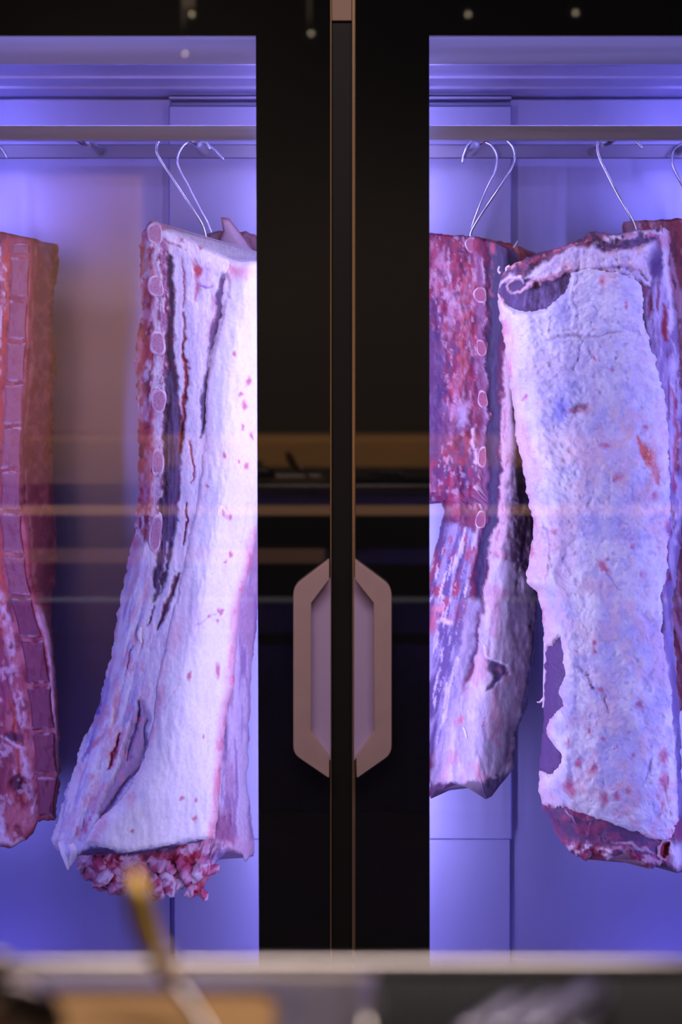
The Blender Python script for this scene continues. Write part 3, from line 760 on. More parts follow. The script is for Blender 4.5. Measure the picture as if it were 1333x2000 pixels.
ax = p.px + 16 * fbm(p.px / 30, p.py / 26, 301, 4); ay = p.py + 16 * fbm(p.px / 28, p.py / 30, 302, 4)
bil = ridged(ax / 46, ay / 52, 77, 5)
p.h += ft * (bil * 9 + fbm(ax / 16, ay / 16, 79, 3) * 4)
p.put(ft * sst((fbm(ax / 26, ay / 30, 81, 5) - .02) / .25), (.74, .48, .58), 0, .9)
p.put(ft * sst((bil - .5) / .3), (.82, .66, .72), 0, .7)
p.put(ft * sst((fbm(ax / 30 + 7, ay / 24, 85, 4) - .22) / .2), (.42, .012, .05), -5, .95)
p.put(ft * sst((.07 - np.abs(fbm(ax / 24, ay / 24, 88, 4))) / .07), (.40, .03, .10), -3, .8)
p.poly([(270, 1640), (320, 1625), (330, 1660), (300, 1680), (270, 1672)], (.62, .04, .07), -2, 6)
p.poly([(160, 1640), (390, 1625), (385, 1640), (330, 1662), (240, 1668), (165, 1668)], (.17, .07, .14), -4, 5)
p.blob(430, 1612, 22, 30, (.34, .12, .24), 4, .6, .9); p.blob(428, 1655, 26, 16, (.66, .50, .64), 4, .6, .7)
p.poly([(440, 1640), (500, 1640), (500, 1672), (445, 1672)], (.62, .38, .50), 0, 8, .7)
p.blob(435, 1680, 26, 14, (.16, .13, .38), -2, .6, .8)
p.h += fbm(p.px / 14, p.py / 22, 5, 4) * 2
Cs.body('flesh', M_MEAT, root, p)
def lumps(root, slab, items, seed=3):
    rng = random.Random(seed)
    for (x, y, r1, ln, col, rot) in items:
        a = R(rot); dx, dy = math.cos(a), math.sin(a)
        V3 = []
        for k in range(5):
            t = k / 4 - .5
            Yd = slab.depth_at(min(x + dx * ln * t, 495), min(y + dy * ln * t, 1735)) - .006 + rng.uniform(-.003, .003)
            V3.append(P(x + dx * ln * t + rng.uniform(-2, 2), y + dy * ln * t + rng.uniform(-2, 2), Yd))
        rr = np.array([.3, .95, 1, .8, .25]) * r1 * 1.35 / 1000
        mb = MB().tube(V3, list(rr), 14, 5)
        V = np.array(mb.V); nz = vn(V[:, 0] * 110 + x, V[:, 2] * 110, seed) + .7 * vn(V[:, 0] * 260 + x, V[:, 2] * 260, seed); n2 = fbm(V[:, 0] * 60 + y, V[:, 2] * 60, seed, 3)
        V += (nz * .0050)[:, None] * np.array([.8, 1, .8])
        c1 = np.array(col); c2 = np.array((.48, .05, .14)) if sum(col) > 1.3 else np.array((.74, .46, .56))
        m = sst(n2 * 1.6 + .25)[:, None]
        mesh_obj('fat_shred', V, mb.F, M_FAT, root, True, c1 * (1 - m) + c2 * m)
LP = (.66, .34, .46); LW = (.76, .56, .66); LR = (.42, .02, .07)
lumps(root, Cs, [(188, 1690, 11, 40, LP, 35), (205, 1712, 11, 50, LW, -35), (232, 1734, 9, 52, LP, 8), (305, 1728, 12, 50, LP, 78), (328, 1722, 12, 60, LW, 70),
                 (318, 1690, 12, 60, LP, 25), (362, 1704, 11, 60, LP, 65), (388, 1704, 12, 44, LW, -30), (375, 1742, 8, 22, LR, 40), (402, 1748, 4, 30, LW, 68), (410, 1700, 9, 34, LP, 10),
                 (162, 1694, 5, 16, (.3, .08, .16), 80)], 3)
# the pale flap sticking up at its top
flap = np.array([(432, 424), (447, 426), (462, 445), (480, 468), (500, 497), (520, 512), (470, 512), (430, 500), (427, 470), (436, 450)], float)
V = []; C = []; F = []
n = len(flap); cxy = flap.mean(0)
for j, (f_, yo) in enumerate(((1.0, .352), (.8, .343), (.4, .338), (0.02, .337))):
    for q in flap:
        x, y = cxy + (q - cxy) * f_
        V.append(P(x, y, yo + DY)); C.append((.62, .42, .50) if (y > 470 or f_ < .9) else (.5, .12, .2))
for q in flap: V.append(P(q[0], q[1], .362 + DY)); C.append((.4, .1, .2))
for j in range(3):
    for i in range(n): F.append((j * n + i, j * n + (i + 1) % n, (j + 1) * n + (i + 1) % n, (j + 1) * n + i))
for i in range(n): F.append((i, 4 * n + i, 4 * n + (i + 1) % n, (i + 1) % n))
F.append(tuple(range(3 * n, 4 * n))); F.append(tuple(range(4 * n, 5 * n))[::-1])
mesh_obj('membrane_flap', V, F, M_FAT, root, True, np.array(C))

# ------------------------------------------------------------------ A: spine side rack at the left edge
A_left = [(-150, 440), (-150, 1640)]
A_right = [(113, 480), (116, 520), (106, 560), (104, 600), (100, 640), (110, 690), (106, 760), (103, 850), (105, 950), (110, 1040), (108, 1120), (100, 1200), (106, 1290), (114, 1400), (116, 1530), (108, 1600), (100, 1620)]
A_top = [(-150, 440), (0, 452), (60, 465), (112, 478)]
A_bot = [(-150, 1640), (-20, 1650), (5, 1655), (20, 1658), (38, 1645), (52, 1638), (66, 1625), (72, 1606), (108, 1602)]
edgeA = [(62, 470), (63, 520), (58, 600), (55, 700), (45, 800), (40, 900), (42, 980), (55, 1050), (60, 1130), (72, 1180), (92, 1240), (102, 1300), (112, 1400), (115, 1500), (112, 1620)]
A = Slab(A_left, A_right, A_top, A_bot, [(A_left, .40), ([(x - 80, y) for x, y in edgeA], .335), ([(x - 3, y) for x, y in edgeA], .322), ([(x + 4, y) for x, y in edgeA], .335), (A_right, .42)], .46, 2.6, 71, rag=(2, 4, 2, 5), rim=8)
root = empty('beef_spine_rack', P(-28, 470, .38))
tag(root, 'red rack showing a column of vertebrae, at the left edge of the picture', 'meat', 'beef loins on hooks')
p = Paint(A.px, A.py, (.42, .07, .085), 5, 83)
p.mottle((.62, .18, .18), 20, 40, .1, .4, .7, 1, 1); p.mottle((.22, .02, .04), 18, 30, .25, .3, .8, -2, 2)
side = sst((A.px - curve_x(edgeA, A.py)) / 6)
p.put(side, (.20, .04, .035), 0, .9); p.mottle((.36, .10, .08), 10, 14, .25, .3, .7, 1, 5, side)
for y in (545, 660, 735, 815, 905, 985): p.line([(66, y + 8), (105, y)], 4, (.34, .14, .10), 0, 3, .5, 1)
p.line([(-10, 455), (4, 520), (10, 580), (3, 640), (-6, 740), (-14, 850)], [10, 16, 14, 14, 16, 10], (.80, .62, .62), 2, 4, .9, 1.5)
p.line([(14, 470), (14, 600), (6, 700), (0, 820), (-4, 950), (0, 1100), (8, 1160), (12, 1300), (30, 1420), (50, 1560)], [8, 9, 7, 7, 6, 9, 9, 5, 7, 9], (.62, .08, .04), -2, 3, .8)
p.line([(0, 1160), (18, 1230), (28, 1330), (40, 1400), (52, 1500), (66, 1590)], [10, 18, 20, 18, 14, 14], (.78, .50, .54), 2, 5, .85, 1)
p.line([(72, 1185), (88, 1240), (99, 1300), (108, 1400), (112, 1500), (108, 1595)], [5, 12, 10, 9, 6, 5], (.72, .42, .48), 1, 4, .8)
p.blob(5, 1330, 26, 60, (.30, .05, .10), -3, .5, .8); p.blob(-20, 1500, 40, 100, (.22, .02, .05), -2, .5, .8); p.blob(38, 1532, 14, 18, (.10, .01, .03), -7, .4, 1)
p.blob(25, 1442, 20, 10, (.12, .02, .05), -5, .4, 1); p.line([(10, 1445), (28, 1456), (44, 1462)], 5, (.85, .6, .62), 3, 3, .9)
p.mottle((.75, .45, .48), 16, 24, .35, .2, .7, 2, 9, p.region([(-60, 1200), (30, 1200), (60, 1600), (40, 1660), (-60, 1660)], 20))
p.line([(0, 1600), (10, 1640), (25, 1650), (45, 1640)], [14, 14, 10, 6], (.82, .62, .66), 2, 4, .8)
p.h += fbm(p.px / 12, p.py / 20, 9, 4) * 1.6
A.body('flesh', M_MEAT, root, p)
def vertebra(cx, y0, y1, wd, wd2, col, seed):
    nu_, nv_ = 22, 34; V = []; C = []
    rng = np.random.RandomState(seed)
    for j in range(nv_):
        t = j / (nv_ - 1)
        for i in range(nu_):
            s_ = i / (nu_ - 1) * 2 - 1
            waist = 1 - .14 * math.sin(math.pi * t)
            x = cx(y0 + (y1 - y0) * t) + s_ * (wd * (1 - t) + wd2 * t) * .5 * waist; y = y0 + (y1 - y0) * t + 2 * math.sin(s_ * 2 + seed)
            e = min(1, (1 - abs(s_)) / .16, t / .07, (1 - t) / .07); e = math.sqrt(max(0, 1 - (1 - e) ** 2))
            Yd = A.depth_at(x, y)
            V.append((x, y, Yd, e)); C.append(1 - e)
    V = np.array(V); C = np.array(C)
    nz = fbm(V[:, 0] / 9, V[:, 1] / 9, seed, 4)
    Yd = V[:, 2] + .002 - V[:, 3] * .0075 - nz * .0006
    d = Yd - CAM_Y
    W = np.stack([(V[:, 0] - CX) / FPX * d, Yd, CAM_Z + (CY - V[:, 1]) / FPX * d], 1)
    m = sst((fbm(V[:, 0] / 14, V[:, 1] / 10, seed + 5, 3)) + .1)[:, None] * .5
    col = np.array(col); cc = col * (1 - m) + np.array((.30, .05, .08)) * m
    tt = sst(np.abs((V[:, 1] - y0) / (y1 - y0) - .5) * 2 * 6 - 4.9)[:, None] * .8
    tt = tt * sst(fbm(V[:, 0] / 10, V[:, 1] / 6, seed + 8, 3) * 1.4 + .5)[:, None]
    cc = cc * (1 - tt) + np.array((.66, .40, .46)) * tt
    a = (np.arange(nv_ - 1)[:, None] * nu_ + np.arange(nu_ - 1)[None, :]).ravel()
    mesh_obj('vertebra', W, np.stack([a, a + nu_, a + nu_ + 1, a + 1], 1), M_BONE, root, True, cc)
cxA = lambda y: float(np.interp(y, [470, 560, 640, 800, 900, 1020, 1100, 1180, 1250, 1330, 1420, 1520, 1600], [41, 38, 33, 26, 21, 20, 28, 42, 62, 74, 84, 92, 90]))
vb = [474, 500, 584, 666, 748, 832, 918, 1000, 1084, 1164, 1248, 1338, 1428, 1515, 1598]
vw = [34, 40, 36, 40, 38, 40, 42, 44, 44, 44, 46, 48, 46, 44, 30]
for i in range(len(vb) - 1):
    c = (.36, .11, .13) if i < 9 else (.22, .035, .07)
    vertebra(cxA, vb[i] + 3, vb[i + 1] - 3, vw[i], vw[i + 1], c, 11 + i)
# ------------------------------------------------------------------ E: big cream slab in the right pane
E_left = [(985, 528), (976, 560), (972, 600), (980, 640), (988, 680), (992, 730), (1002, 790), (1008, 850), (1021, 900), (1030, 960), (1042, 1020), (1040, 1060), (1036, 1085), (1028, 1118), (1032, 1140), (1048, 1155), (1058, 1190), (1062, 1230), (1066, 1290), (1064, 1330), (1062, 1400), (1058, 1460), (1054, 1500), (1053, 1540), (1060, 1575), (1068, 1600), (1092, 1640)]
E_right = [(1310, 450), (1308, 500), (1316, 560), (1324, 640), (1332, 720), (1338, 900), (1336, 1000), (1330, 1080), (1318, 1150), (1314, 1200), (1322, 1300), (1330, 1400), (1332, 1500), (1340, 1600), (1348, 1700)]
E_top = [(968, 552), (985, 532), (1010, 513), (1040, 500), (1075, 490), (1110, 478), (1140, 462), (1160, 452), (1185, 452), (1200, 463), (1230, 456), (1270, 449), (1295, 446), (1312, 456), (1350, 470)]
E_bot = [(1050, 1580), (1068, 1596), (1085, 1630), (1100, 1650), (1125, 1668), (1145, 1682), (1160, 1662), (1190, 1678), (1220, 1668), (1245, 1683), (1270, 1695), (1300, 1690), (1325, 1702), (1350, 1705)]
E = Slab(E_left, E_right, E_top, E_bot, [(E_left, .205), ([(x + 60, y) for x, y in E_left], .172), ([(x + 120, y) for x, y in E_left], .155), ([(1200, 440), (1220, 1000), (1240, 1700)], .15), ([(1262, 440), (1300, 900), (1322, 1700)], .165), (E_right, .225)], .27, 2.0, 101, rag=(3, 3, 5, 6), rimt=9)
root = empty('beef_loin', P(1243, 465, .19))
tag(root, 'wide cream-coloured slab of fat-covered loin with a curled dark hollow at its top', 'meat', 'beef loins on hooks')
p = Paint(E.px, E.py, MUSC, 5, 121)
p.mottle((.26, .07, .13), 12, 10, .1, .3, .8, 1.5, 1); p.mottle((.17, .12, .24), 20, 40, .2, .3, .6, 0, 2)
# pale roll in front of the back ridge
p.poly([(1030, 545), (1045, 520), (1075, 508), (1105, 490), (1118, 480), (1150, 486), (1160, 478), (1185, 494), (1225, 488), (1250, 488), (1262, 476), (1280, 474), (1290, 500), (1270, 520), (1270, 560), (1230, 540), (1180, 526), (1120, 526), (1075, 545), (1050, 552)], (.72, .62, .72), 7, 5)
p.line([(1120, 484), (1112, 505)], 3, (.5, .4, .6), -2, 2); p.line([(1160, 482), (1163, 505)], 3, (.5, .4, .6), -2, 2)
p.line([(1160, 525), (1200, 522), (1240, 530), (1262, 545)], [4, 8, 8, 4], (.30, .2, .36), -5, 3, .9)
rr_ = p.region([(1030, 545), (1105, 490), (1160, 478), (1262, 476), (1280, 560), (1180, 526), (1075, 545)], 8)
p.h += rr_ * fbm(p.px / 14, p.py / 30, 404, 4) * 4; p.mottle((.50, .40, .58), 12, 34, .25, .25, .7, -2, 45, rr_); p.mottle((.78, .55, .58), 26, 16, .3, .3, .6, 0, 46, rr_)
p.blob(1110, 520, 16, 8, (.80, .42, .42), 0, .8, .6)
p.line([(1185, 468), (1220, 460), (1260, 456), (1292, 452)], [10, 13, 14, 10], (.82, .68, .72), 4, 4, .95, 1.5)
p.line([(1215, 462), (1240, 458), (1280, 462)], 6, (.55, .13, .24), 1, 3, .9, 1.2)
p.line([(1180, 480), (1220, 480), (1262, 470)], 7, (.15, .07, .18), -4, 3)
p.line([(980, 535), (1030, 512), (1080, 494), (1130, 470), (1170, 460)], 9, (.36, .05, .10), 1, 4, .9, 1.3)
p.line([(978, 532), (1000, 522), (1015, 515)], 12, (.85, .42, .35), 3, 4, .9, 1.3)
p.line([(1060, 498), (1110, 480), (1150, 466)], 4, (.7, .25, .33), 2, 3, .8, 1.5)
# curled fat lip of the hollow
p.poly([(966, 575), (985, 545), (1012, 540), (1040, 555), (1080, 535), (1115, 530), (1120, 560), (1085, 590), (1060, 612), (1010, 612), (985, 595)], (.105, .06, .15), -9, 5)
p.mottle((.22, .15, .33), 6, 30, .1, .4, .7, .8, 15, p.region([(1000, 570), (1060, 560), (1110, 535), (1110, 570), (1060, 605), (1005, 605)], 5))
p.line([(966, 572), (978, 552), (1000, 540), (1018, 541), (1024, 552)], [6, 8, 8, 7, 5], (.80, .64, .70), 9, 3)
p.line([(1004, 545), (994, 556), (992, 567), (1004, 574), (1020, 572), (1032, 560), (1042, 552)], [4, 5, 5, 6, 6, 7, 6], (.80, .52, .56), 9, 2.5)
p.line([(1040, 556), (1056, 545), (1080, 540), (1100, 532), (1118, 528)], [7, 8, 8, 9, 8], (.66, .33, .40), 8, 3)
p.blob(1048, 556, 8, 9, (.10, .02, .05), -4, .5, 1); p.line([(1040, 545), (1050, 548), (1056, 558)], 3, (.8, .5, .52), 6, 2)
# right side face
rs = p.region([(1285, 520), (1350, 520), (1350, 1700), (1300, 1700), (1295, 1200), (1300, 900), (1262, 600)], 5)
p.put(rs, (.34, .24, .42), 0, .8); p.mottle((.62, .52, .66), 14, 60, .1, .4, .8, 1, 21, rs); p.mottle(WINE, 9, 60, .3, .2, .8, -2, 22, rs)
p.blob(1283, 515, 16, 34, (.11, .06, .17), -5, .6, .95); p.line([(1296, 600), (1302, 640), (1304, 665)], [6, 14, 8], (.30, .03, .05), -5, 4)
p.line([(1297, 455), (1300, 490), (1303, 540), (1310, 590), (1316, 640)], [18, 16, 14, 10, 8], (.84, .72, .74), 5, 4, .95)
p.line([(1306, 460), (1309, 520), (1318, 600)], 5, (.55, .05, .12), 1, 3, .8, 1.5)
p.blob(1300, 470, 14, 14, (.72, .30, .38), 1, .7, .7)
p.line([(1310, 640), (1318, 700), (1320, 780), (1323, 860), (1326, 960), (1322, 1060)], 8, (.76, .64, .72), 3, 4, .85, 1.2)
p.line([(1316, 760), (1320, 850), (1316, 960)], 5, (.5, .04, .09), -2, 3, .8)
p.line([(1322, 1150), (1314, 1220), (1322, 1290), (1328, 1400)], 6, (.70, .34, .40), 3, 3, .9, 1.5)
p.line([(1310, 1140), (1306, 1220), (1316, 1320), (1326, 1450), (1330, 1600)], 7, (.26, .22, .46), -2, 3, .8)
# lower-left bare muscle and the foot
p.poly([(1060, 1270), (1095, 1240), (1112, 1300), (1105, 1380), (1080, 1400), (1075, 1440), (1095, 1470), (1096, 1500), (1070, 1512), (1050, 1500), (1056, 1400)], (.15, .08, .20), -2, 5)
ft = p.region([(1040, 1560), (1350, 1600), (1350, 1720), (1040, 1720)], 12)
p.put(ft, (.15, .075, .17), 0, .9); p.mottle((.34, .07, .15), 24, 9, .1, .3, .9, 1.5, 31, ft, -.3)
p.line([(1090, 1635), (1130, 1650), (1180, 1668), (1250, 1682), (1290, 1686)], 12, (.45, .09, .18), 3, 5, .9, 1)
p.line([(1105, 1584), (1118, 1602)], 4, (.6, .45, .6), 3, 2, .9)
fb = p.region([(1100, 1650), (1160, 1650), (1250, 1660), (1300, 1690), (1250, 1710), (1100, 1690)], 8)
p.mottle((.74, .46, .52), 22, 13, .0, .2, .9, 3, 51, fb, .2); p.mottle((.84, .66, .70), 14, 9, .3, .2, .9, 1.5, 52, fb); p.mottle((.36, .02, .07), 13, 9, .35, .2, .9, -2, 53, fb)
p.line([(1200, 1645), (1235, 1650), (1262, 1658), (1278, 1666)], [2, 5, 6, 2], (.70, .46, .54), 2, 2, .9)
p.line([(1292, 1650), (1300, 1640), (1312, 1644), (1312, 1668), (1300, 1680), (1290, 1672), (1292, 1650)], 6, (.8, .5, .56), 6, 3); p.blob(1302, 1662, 9, 17, (.30, .01, .03), -6, .4, 1)
p.blob(1325, 1670, 14, 24, (.84, .74, .80), 4, .6, .9)
p.h += fbm(p.px / 12, p.py / 14, 5, 4) * 1.4
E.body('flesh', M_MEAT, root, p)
pc = Paint(E.px, E.py, (.86, .80, .78), 6, 141)
pc.mottle(CREAM, 70, 90, .1, .8, .8, 1.5, 1)
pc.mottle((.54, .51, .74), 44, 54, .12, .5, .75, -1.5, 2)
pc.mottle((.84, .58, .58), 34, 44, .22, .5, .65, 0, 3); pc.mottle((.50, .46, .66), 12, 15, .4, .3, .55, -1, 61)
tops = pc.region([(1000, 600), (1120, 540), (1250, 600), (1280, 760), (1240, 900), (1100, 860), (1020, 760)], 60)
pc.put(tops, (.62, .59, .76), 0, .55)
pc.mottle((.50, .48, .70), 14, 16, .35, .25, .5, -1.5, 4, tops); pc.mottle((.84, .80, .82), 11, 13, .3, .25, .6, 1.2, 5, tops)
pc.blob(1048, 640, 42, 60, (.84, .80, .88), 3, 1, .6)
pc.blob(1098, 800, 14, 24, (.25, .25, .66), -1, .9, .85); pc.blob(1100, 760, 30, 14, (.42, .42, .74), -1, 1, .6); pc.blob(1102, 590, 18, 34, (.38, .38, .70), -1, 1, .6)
pc.blob(1060, 720, 34, 30, (.74, .62, .66), 1, 1, .5)
pc.line([(1124, 534), (1124, 580), (1128, 640), (1134, 655)], 4, (.62, .58, .74), -3, 3, .8)
pc.line([(1118, 534), (1117, 600), (1121, 645)], 5, (.88, .84, .84), 3, 3, .7)
pc.line([(1075, 662), (1100, 657), (1130, 658), (1165, 655), (1200, 650), (1250, 650)], [3, 5, 5, 4, 4, 2], (.52, .44, .56), -3.5, 3, .8)
pc.line([(1075, 656), (1100, 651), (1130, 651), (1165, 649)], 4, (.92, .82, .82), 2.5, 3, .7)
pc.line([(1074, 630), (1072, 650), (1080, 660)], 3, (.9, .78, .76), 2, 2, .8)
pc.line([(1140, 665), (1134, 685), (1128, 705), (1122, 720)], 4, (.48, .42, .62), -3, 3, .8)
pc.line([(1000, 700), (1030, 745), (1060, 752), (1100, 738), (1120, 720)], 4, (.56, .50, .68), -2.5, 4, .6)
pc.blob(1132, 795, 13, 8, (.16, .06, .12), -4, .6, .95); pc.blob(1145, 800, 16, 12, (.66, .36, .40), 1, .8, .6); pc.blob(1120, 803, 10, 6, (.4, .14, .24), -2, .6, .9)
pc.line([(1246, 857), (1258, 875), (1272, 898), (1282, 922), (1287, 944)], [5, 15, 18, 17, 6], (.72, .13, .11), -1.5, 4)
pc.line([(1128, 1298), (1142, 1310), (1154, 1326), (1162, 1344)], [2, 9, 10, 4], (.46, .36, .50), -5, 9, .7)
pc.line([(1160, 1342), (1176, 1352), (1186, 1378), (1190, 1392)], [3, 5, 7, 3], (.50, .38, .50), -4, 6, .7)
pc.line([(1275, 1480), (1268, 1510), (1256, 1535)], [4, 12, 5], (.56, .50, .70), -4, 6, .8)
pc.line([(1040, 1020), (1062, 1040), (1075, 1062), (1080, 1090), (1066, 1130)], [3, 4, 4, 4, 3], (.66, .34, .40), -3, 4, .7)
pc.line([(1064, 1020), (1072, 1050), (1078, 1068)], 2, (.45, .2, .3), -2, 2, .8)
pc.line([(1190, 1120), (1200, 1145), (1215, 1152)], 2.5, (.42, .34, .56), -2, 2, .8)
pc.line([(1200, 1005), (1222, 1025), (1232, 1040)], 2.5, (.50, .36, .5), -2, 2, .6)
for x, y, a, b, r_ in [(1211, 933, 8, 8, 20), (1204, 940, 4, 6, 0), (1280, 970, 5, 9, 0), (1178, 1108, 11, 8, 30), (1188, 1118, 7, 5, 30), (1190, 1095, 4, 4, 0), (1237, 1066, 4, 6, 0), (1303, 1033, 5, 12, 0), (1162, 1255, 6, 7, 0),
                       (1174, 1347, 5, 5, 0), (1147, 1425, 4, 6, 0), (1110, 1447, 4, 12, 10), (1131, 1488, 7, 9, 0), (1158, 1503, 8, 9, 0), (1109, 1534, 13, 11, 0), (1118, 1548, 7, 9, 0), (1178, 1560, 8, 17, 0), (1203, 1556, 7, 7, 0), (1230, 1545, 5, 5, 0),
                       (1296, 1475, 7, 18, 0), (1298, 1526, 7, 16, 0), (1298, 1572, 5, 8, 0), (1178, 551, 7, 9, 0), (1225, 595, 5, 6, 0), (1183, 625, 3, 3, 0), (1016, 905, 3, 12, 0), (1228, 1430, 4, 4, 0), (1250, 1380, 5, 6, 0), (1184, 870, 9, 4, 0),
                       (1212, 1462, 3, 5, 0), (1235, 1475, 3, 5, 0), (1178, 1445, 4, 3, 0), (1250, 1122, 3, 6, 0), (1080, 1035, 8, 4, 0), (1024, 775, 4, 4, 0), (1260, 838, 7, 6, 0), (1163, 700, 3, 4, 0), (1196, 725, 4, 5, 0), (1160, 1270, 4, 6, 0)]:
    pc.blob(x, y, a, b, (.62, .11, .20), -.6, .8, .85, r_)
el = sst(1 - (E.px - curve_x(E_left, E.py)) / 30); pc.put(el, (.84, .56, .56), 0, .7)
pc.mottle((.76, .24, .26), 9, 40, .35, .2, .7, 0, 8, el)
pc.mottle((.84, .46, .48), 18, 24, .3, .3, .6, 0, 9, pc.region([(1040, 1500), (1350, 1540), (1350, 1700), (1040, 1650)], 30))
pc.mottle((.84, .48, .46), 16, 30, .2, .4, .55, 0, 10, pc.region([(1150, 780), (1310, 800), (1310, 1050), (1240, 1000), (1180, 880)], 40))
pc.mottle((.85, .58, .58), 14, 40, .1, .4, .6, 0, 12, pc.region([(1025, 1020), (1110, 1050), (1120, 1300), (1060, 1260)], 20))
vein(pc, E, 9, 1.0)
ridg = ridged(E.px / 30 + E.py / 90, E.py / 26, 7, 5)
pc.h += (ridg - .2) * .8 * (1 - .5 * sst((E.py - 1150) / 200)) + fbm(E.px / 55, E.py / 70, 31, 3) * 3.5 + fbm(E.px / 8, E.py / 8, 16, 3) * .5
pc.put(sst((ridg - .72) / .15), (.92, .88, .88), 0, .2)
capE = [(962, 575), (972, 570), (984, 585), (996, 600), (1008, 606), (1040, 609), (1065, 603), (1085, 587), (1108, 564), (1116, 534), (1140, 526), (1190, 529), (1235, 538), (1252, 556), (1262, 640), (1285, 720), (1300, 775), (1306, 850), (1311, 960), (1307, 1060), (1302, 1130), (1292, 1165), (1297, 1270), (1310, 1330), (1320, 1450), (1325, 1550), (1326, 1600), (1312, 1636), (1290, 1641), (1240, 1626), (1180, 1603), (1110, 1578), (1085, 1581), (1060, 1570), (1040, 1540), (1040, 1495), (1070, 1513), (1092, 1500), (1096, 1480), (1088, 1462), (1068, 1440), (1072, 1404), (1100, 1378), (1092, 1350), (1104, 1318), (1102, 1280), (1092, 1244), (1078, 1262), (1050, 1265), (1020, 1140), (1000, 1000)]
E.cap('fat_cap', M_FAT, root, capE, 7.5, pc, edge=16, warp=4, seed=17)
strand(root, E, [(1068, 1255), (1067, 1290), (1065, 1330), (1064, 1365), (1062, 1382)], [.006, .005, .004, .003, .003], (.84, .62, .66), 'fat_strand', .001)
strand(root, E, [(1064, 1362), (1056, 1371), (1049, 1371)], [.003, .0025, .001], (.84, .66, .70), 'fat_shred', -.004)
strand(root, E, [(978, 534), (974, 528), (976, 521)], [.003, .0025, .0025], (.86, .7, .68), 'fat_shred', -.004)
strand(root, E, [(990, 530), (990, 523), (996, 519)], [.003, .0025, .0025], (.86, .7, .68), 'fat_shred', -.004)
strand(root, E, [(1293, 455), (1292, 446), (1291, 440)], [.004, .003, .002], (.6, .2, .26), 'fat_shred', -.004)

# ------------------------------------------------------------------ D: loin beside the stile in the right pane
D_left = [(806, 455), (808, 960), (838, 977), (866, 983), (868, 1008), (853, 1061), (840, 1114), (828, 1180), (828, 1300), (834, 1400), (838, 1500), (842, 1565)]
D_right = [(1010, 480), (1030, 600), (1045, 800), (1050, 1000), (1050, 1150), (1050, 1200), (1044, 1270), (1035, 1330), (1025, 1390), (1014, 1420), (1006, 1480), (1005, 1540)]
D_top = [(806, 452), (838, 455), (862, 456), (880, 461), (915, 461), (935, 464), (955, 470), (975, 476), (1000, 486), (1010, 500)]
D_bot = [(842, 1562), (850, 1548), (862, 1540), (885, 1531), (905, 1534), (925, 1530), (938, 1528), (942, 1545), (950, 1560), (962, 1555), (972, 1540), (985, 1520), (1005, 1500)]
D = Slab(D_left, D_right, D_top, D_bot, [(D_left, .35), ([(900, 455), (905, 900), (890, 1200), (870, 1550)], .318), ([(948, 455), (955, 700), (958, 900), (940, 1100), (915, 1300), (880, 1550)], .312), ([(990, 455), (1000, 900), (985, 1100), (950, 1300), (930, 1550)], .30), (D_right, .36)], .42, 2.4, 131, rag=(4, 3, 3, 5), rimt=8)
root = empty('beef_loin', P(921, 475, .34))
tag(root, 'dark red loin with pale-ringed rib ends, partly hidden by the black stile', 'meat', 'beef loins on hooks')
p = Paint(D.px, D.py, (.17, .022, .07), 7, 151)
lf = sst((945 - p.px) / 20) * sst((1040 - p.py) / 60)
p.mottle((.42, .08, .15), 24, 40, .2, .5, .85, 2.5, 1, lf); p.mottle((.12, .04, .14), 24, 60, .1, .3, .9, -3, 2, lf)
p.mottle((.52, .25, .36), 18, 50, .36, .35, .75, 2, 3, lf); p.mottle((.36, .02, .06), 10, 20, .2, .4, .7, 0, 4, lf); p.mottle((.10, .02, .08), 8, 14, .35, .3, .6, -1, 5, lf); p.mottle((.62, .40, .50), 6, 16, .5, .2, .6, 1, 6, lf)
p.poly([(805, 640), (860, 640), (870, 700), (872, 840), (850, 900), (806, 880)], (.10, .045, .15), -3, 10, .85)
p.line([(905, 530), (918, 600), (900, 660), (905, 720), (890, 760)], [22, 28, 24, 20, 14], (.50, .10, .12), 3, 9, .7, 1)
p.blob(905, 815, 11, 22, (.46, .36, .52), 3, .8, .8); p.line([(924, 800), (923, 830), (920, 850)], 6, (.2, .02, .08), -4, 3)
p.line([(930, 500), (938, 540), (942, 620), (946, 720), (948, 820), (948, 960), (940, 1040), (928, 1080)], [12, 16, 14, 14, 14, 13, 10, 6], (.30, .12, .24), 0, 4, .9)
p.line([(935, 500), (942, 535), (945, 600), (950, 660), (952, 750), (950, 850)], 3.5, (.76, .58, .66), 1.5, 2, .7, 1.5)
p.line([(925, 840), (932, 900), (935, 980), (930, 1060), (922, 1100), (912, 1150), (905, 1180)], [8, 9, 8, 7, 6, 10, 5], (.80, .60, .64), 2, 3, .85, 1.2)
# dark muscle strip right of the ribs

p.poly([(956, 466), (990, 485), (1002, 520), (985, 600), (978, 700), (976, 850), (972, 980), (964, 1060), (948, 1110), (938, 1200), (925, 1290), (905, 1335), (900, 1320), (912, 1260), (928, 1160), (935, 1080), (950, 1010), (952, 900), (956, 800), (952, 700), (955, 600), (948, 520)], (.055, .035, .10), -3, 4)
p.line([(953, 470), (958, 520), (955, 600), (951, 680)], 3, (.45, .08, .14), 0, 2, .7, 1)
p.blob(965, 485, 6, 14, (.55, .10, .14), 0, .6, .8)
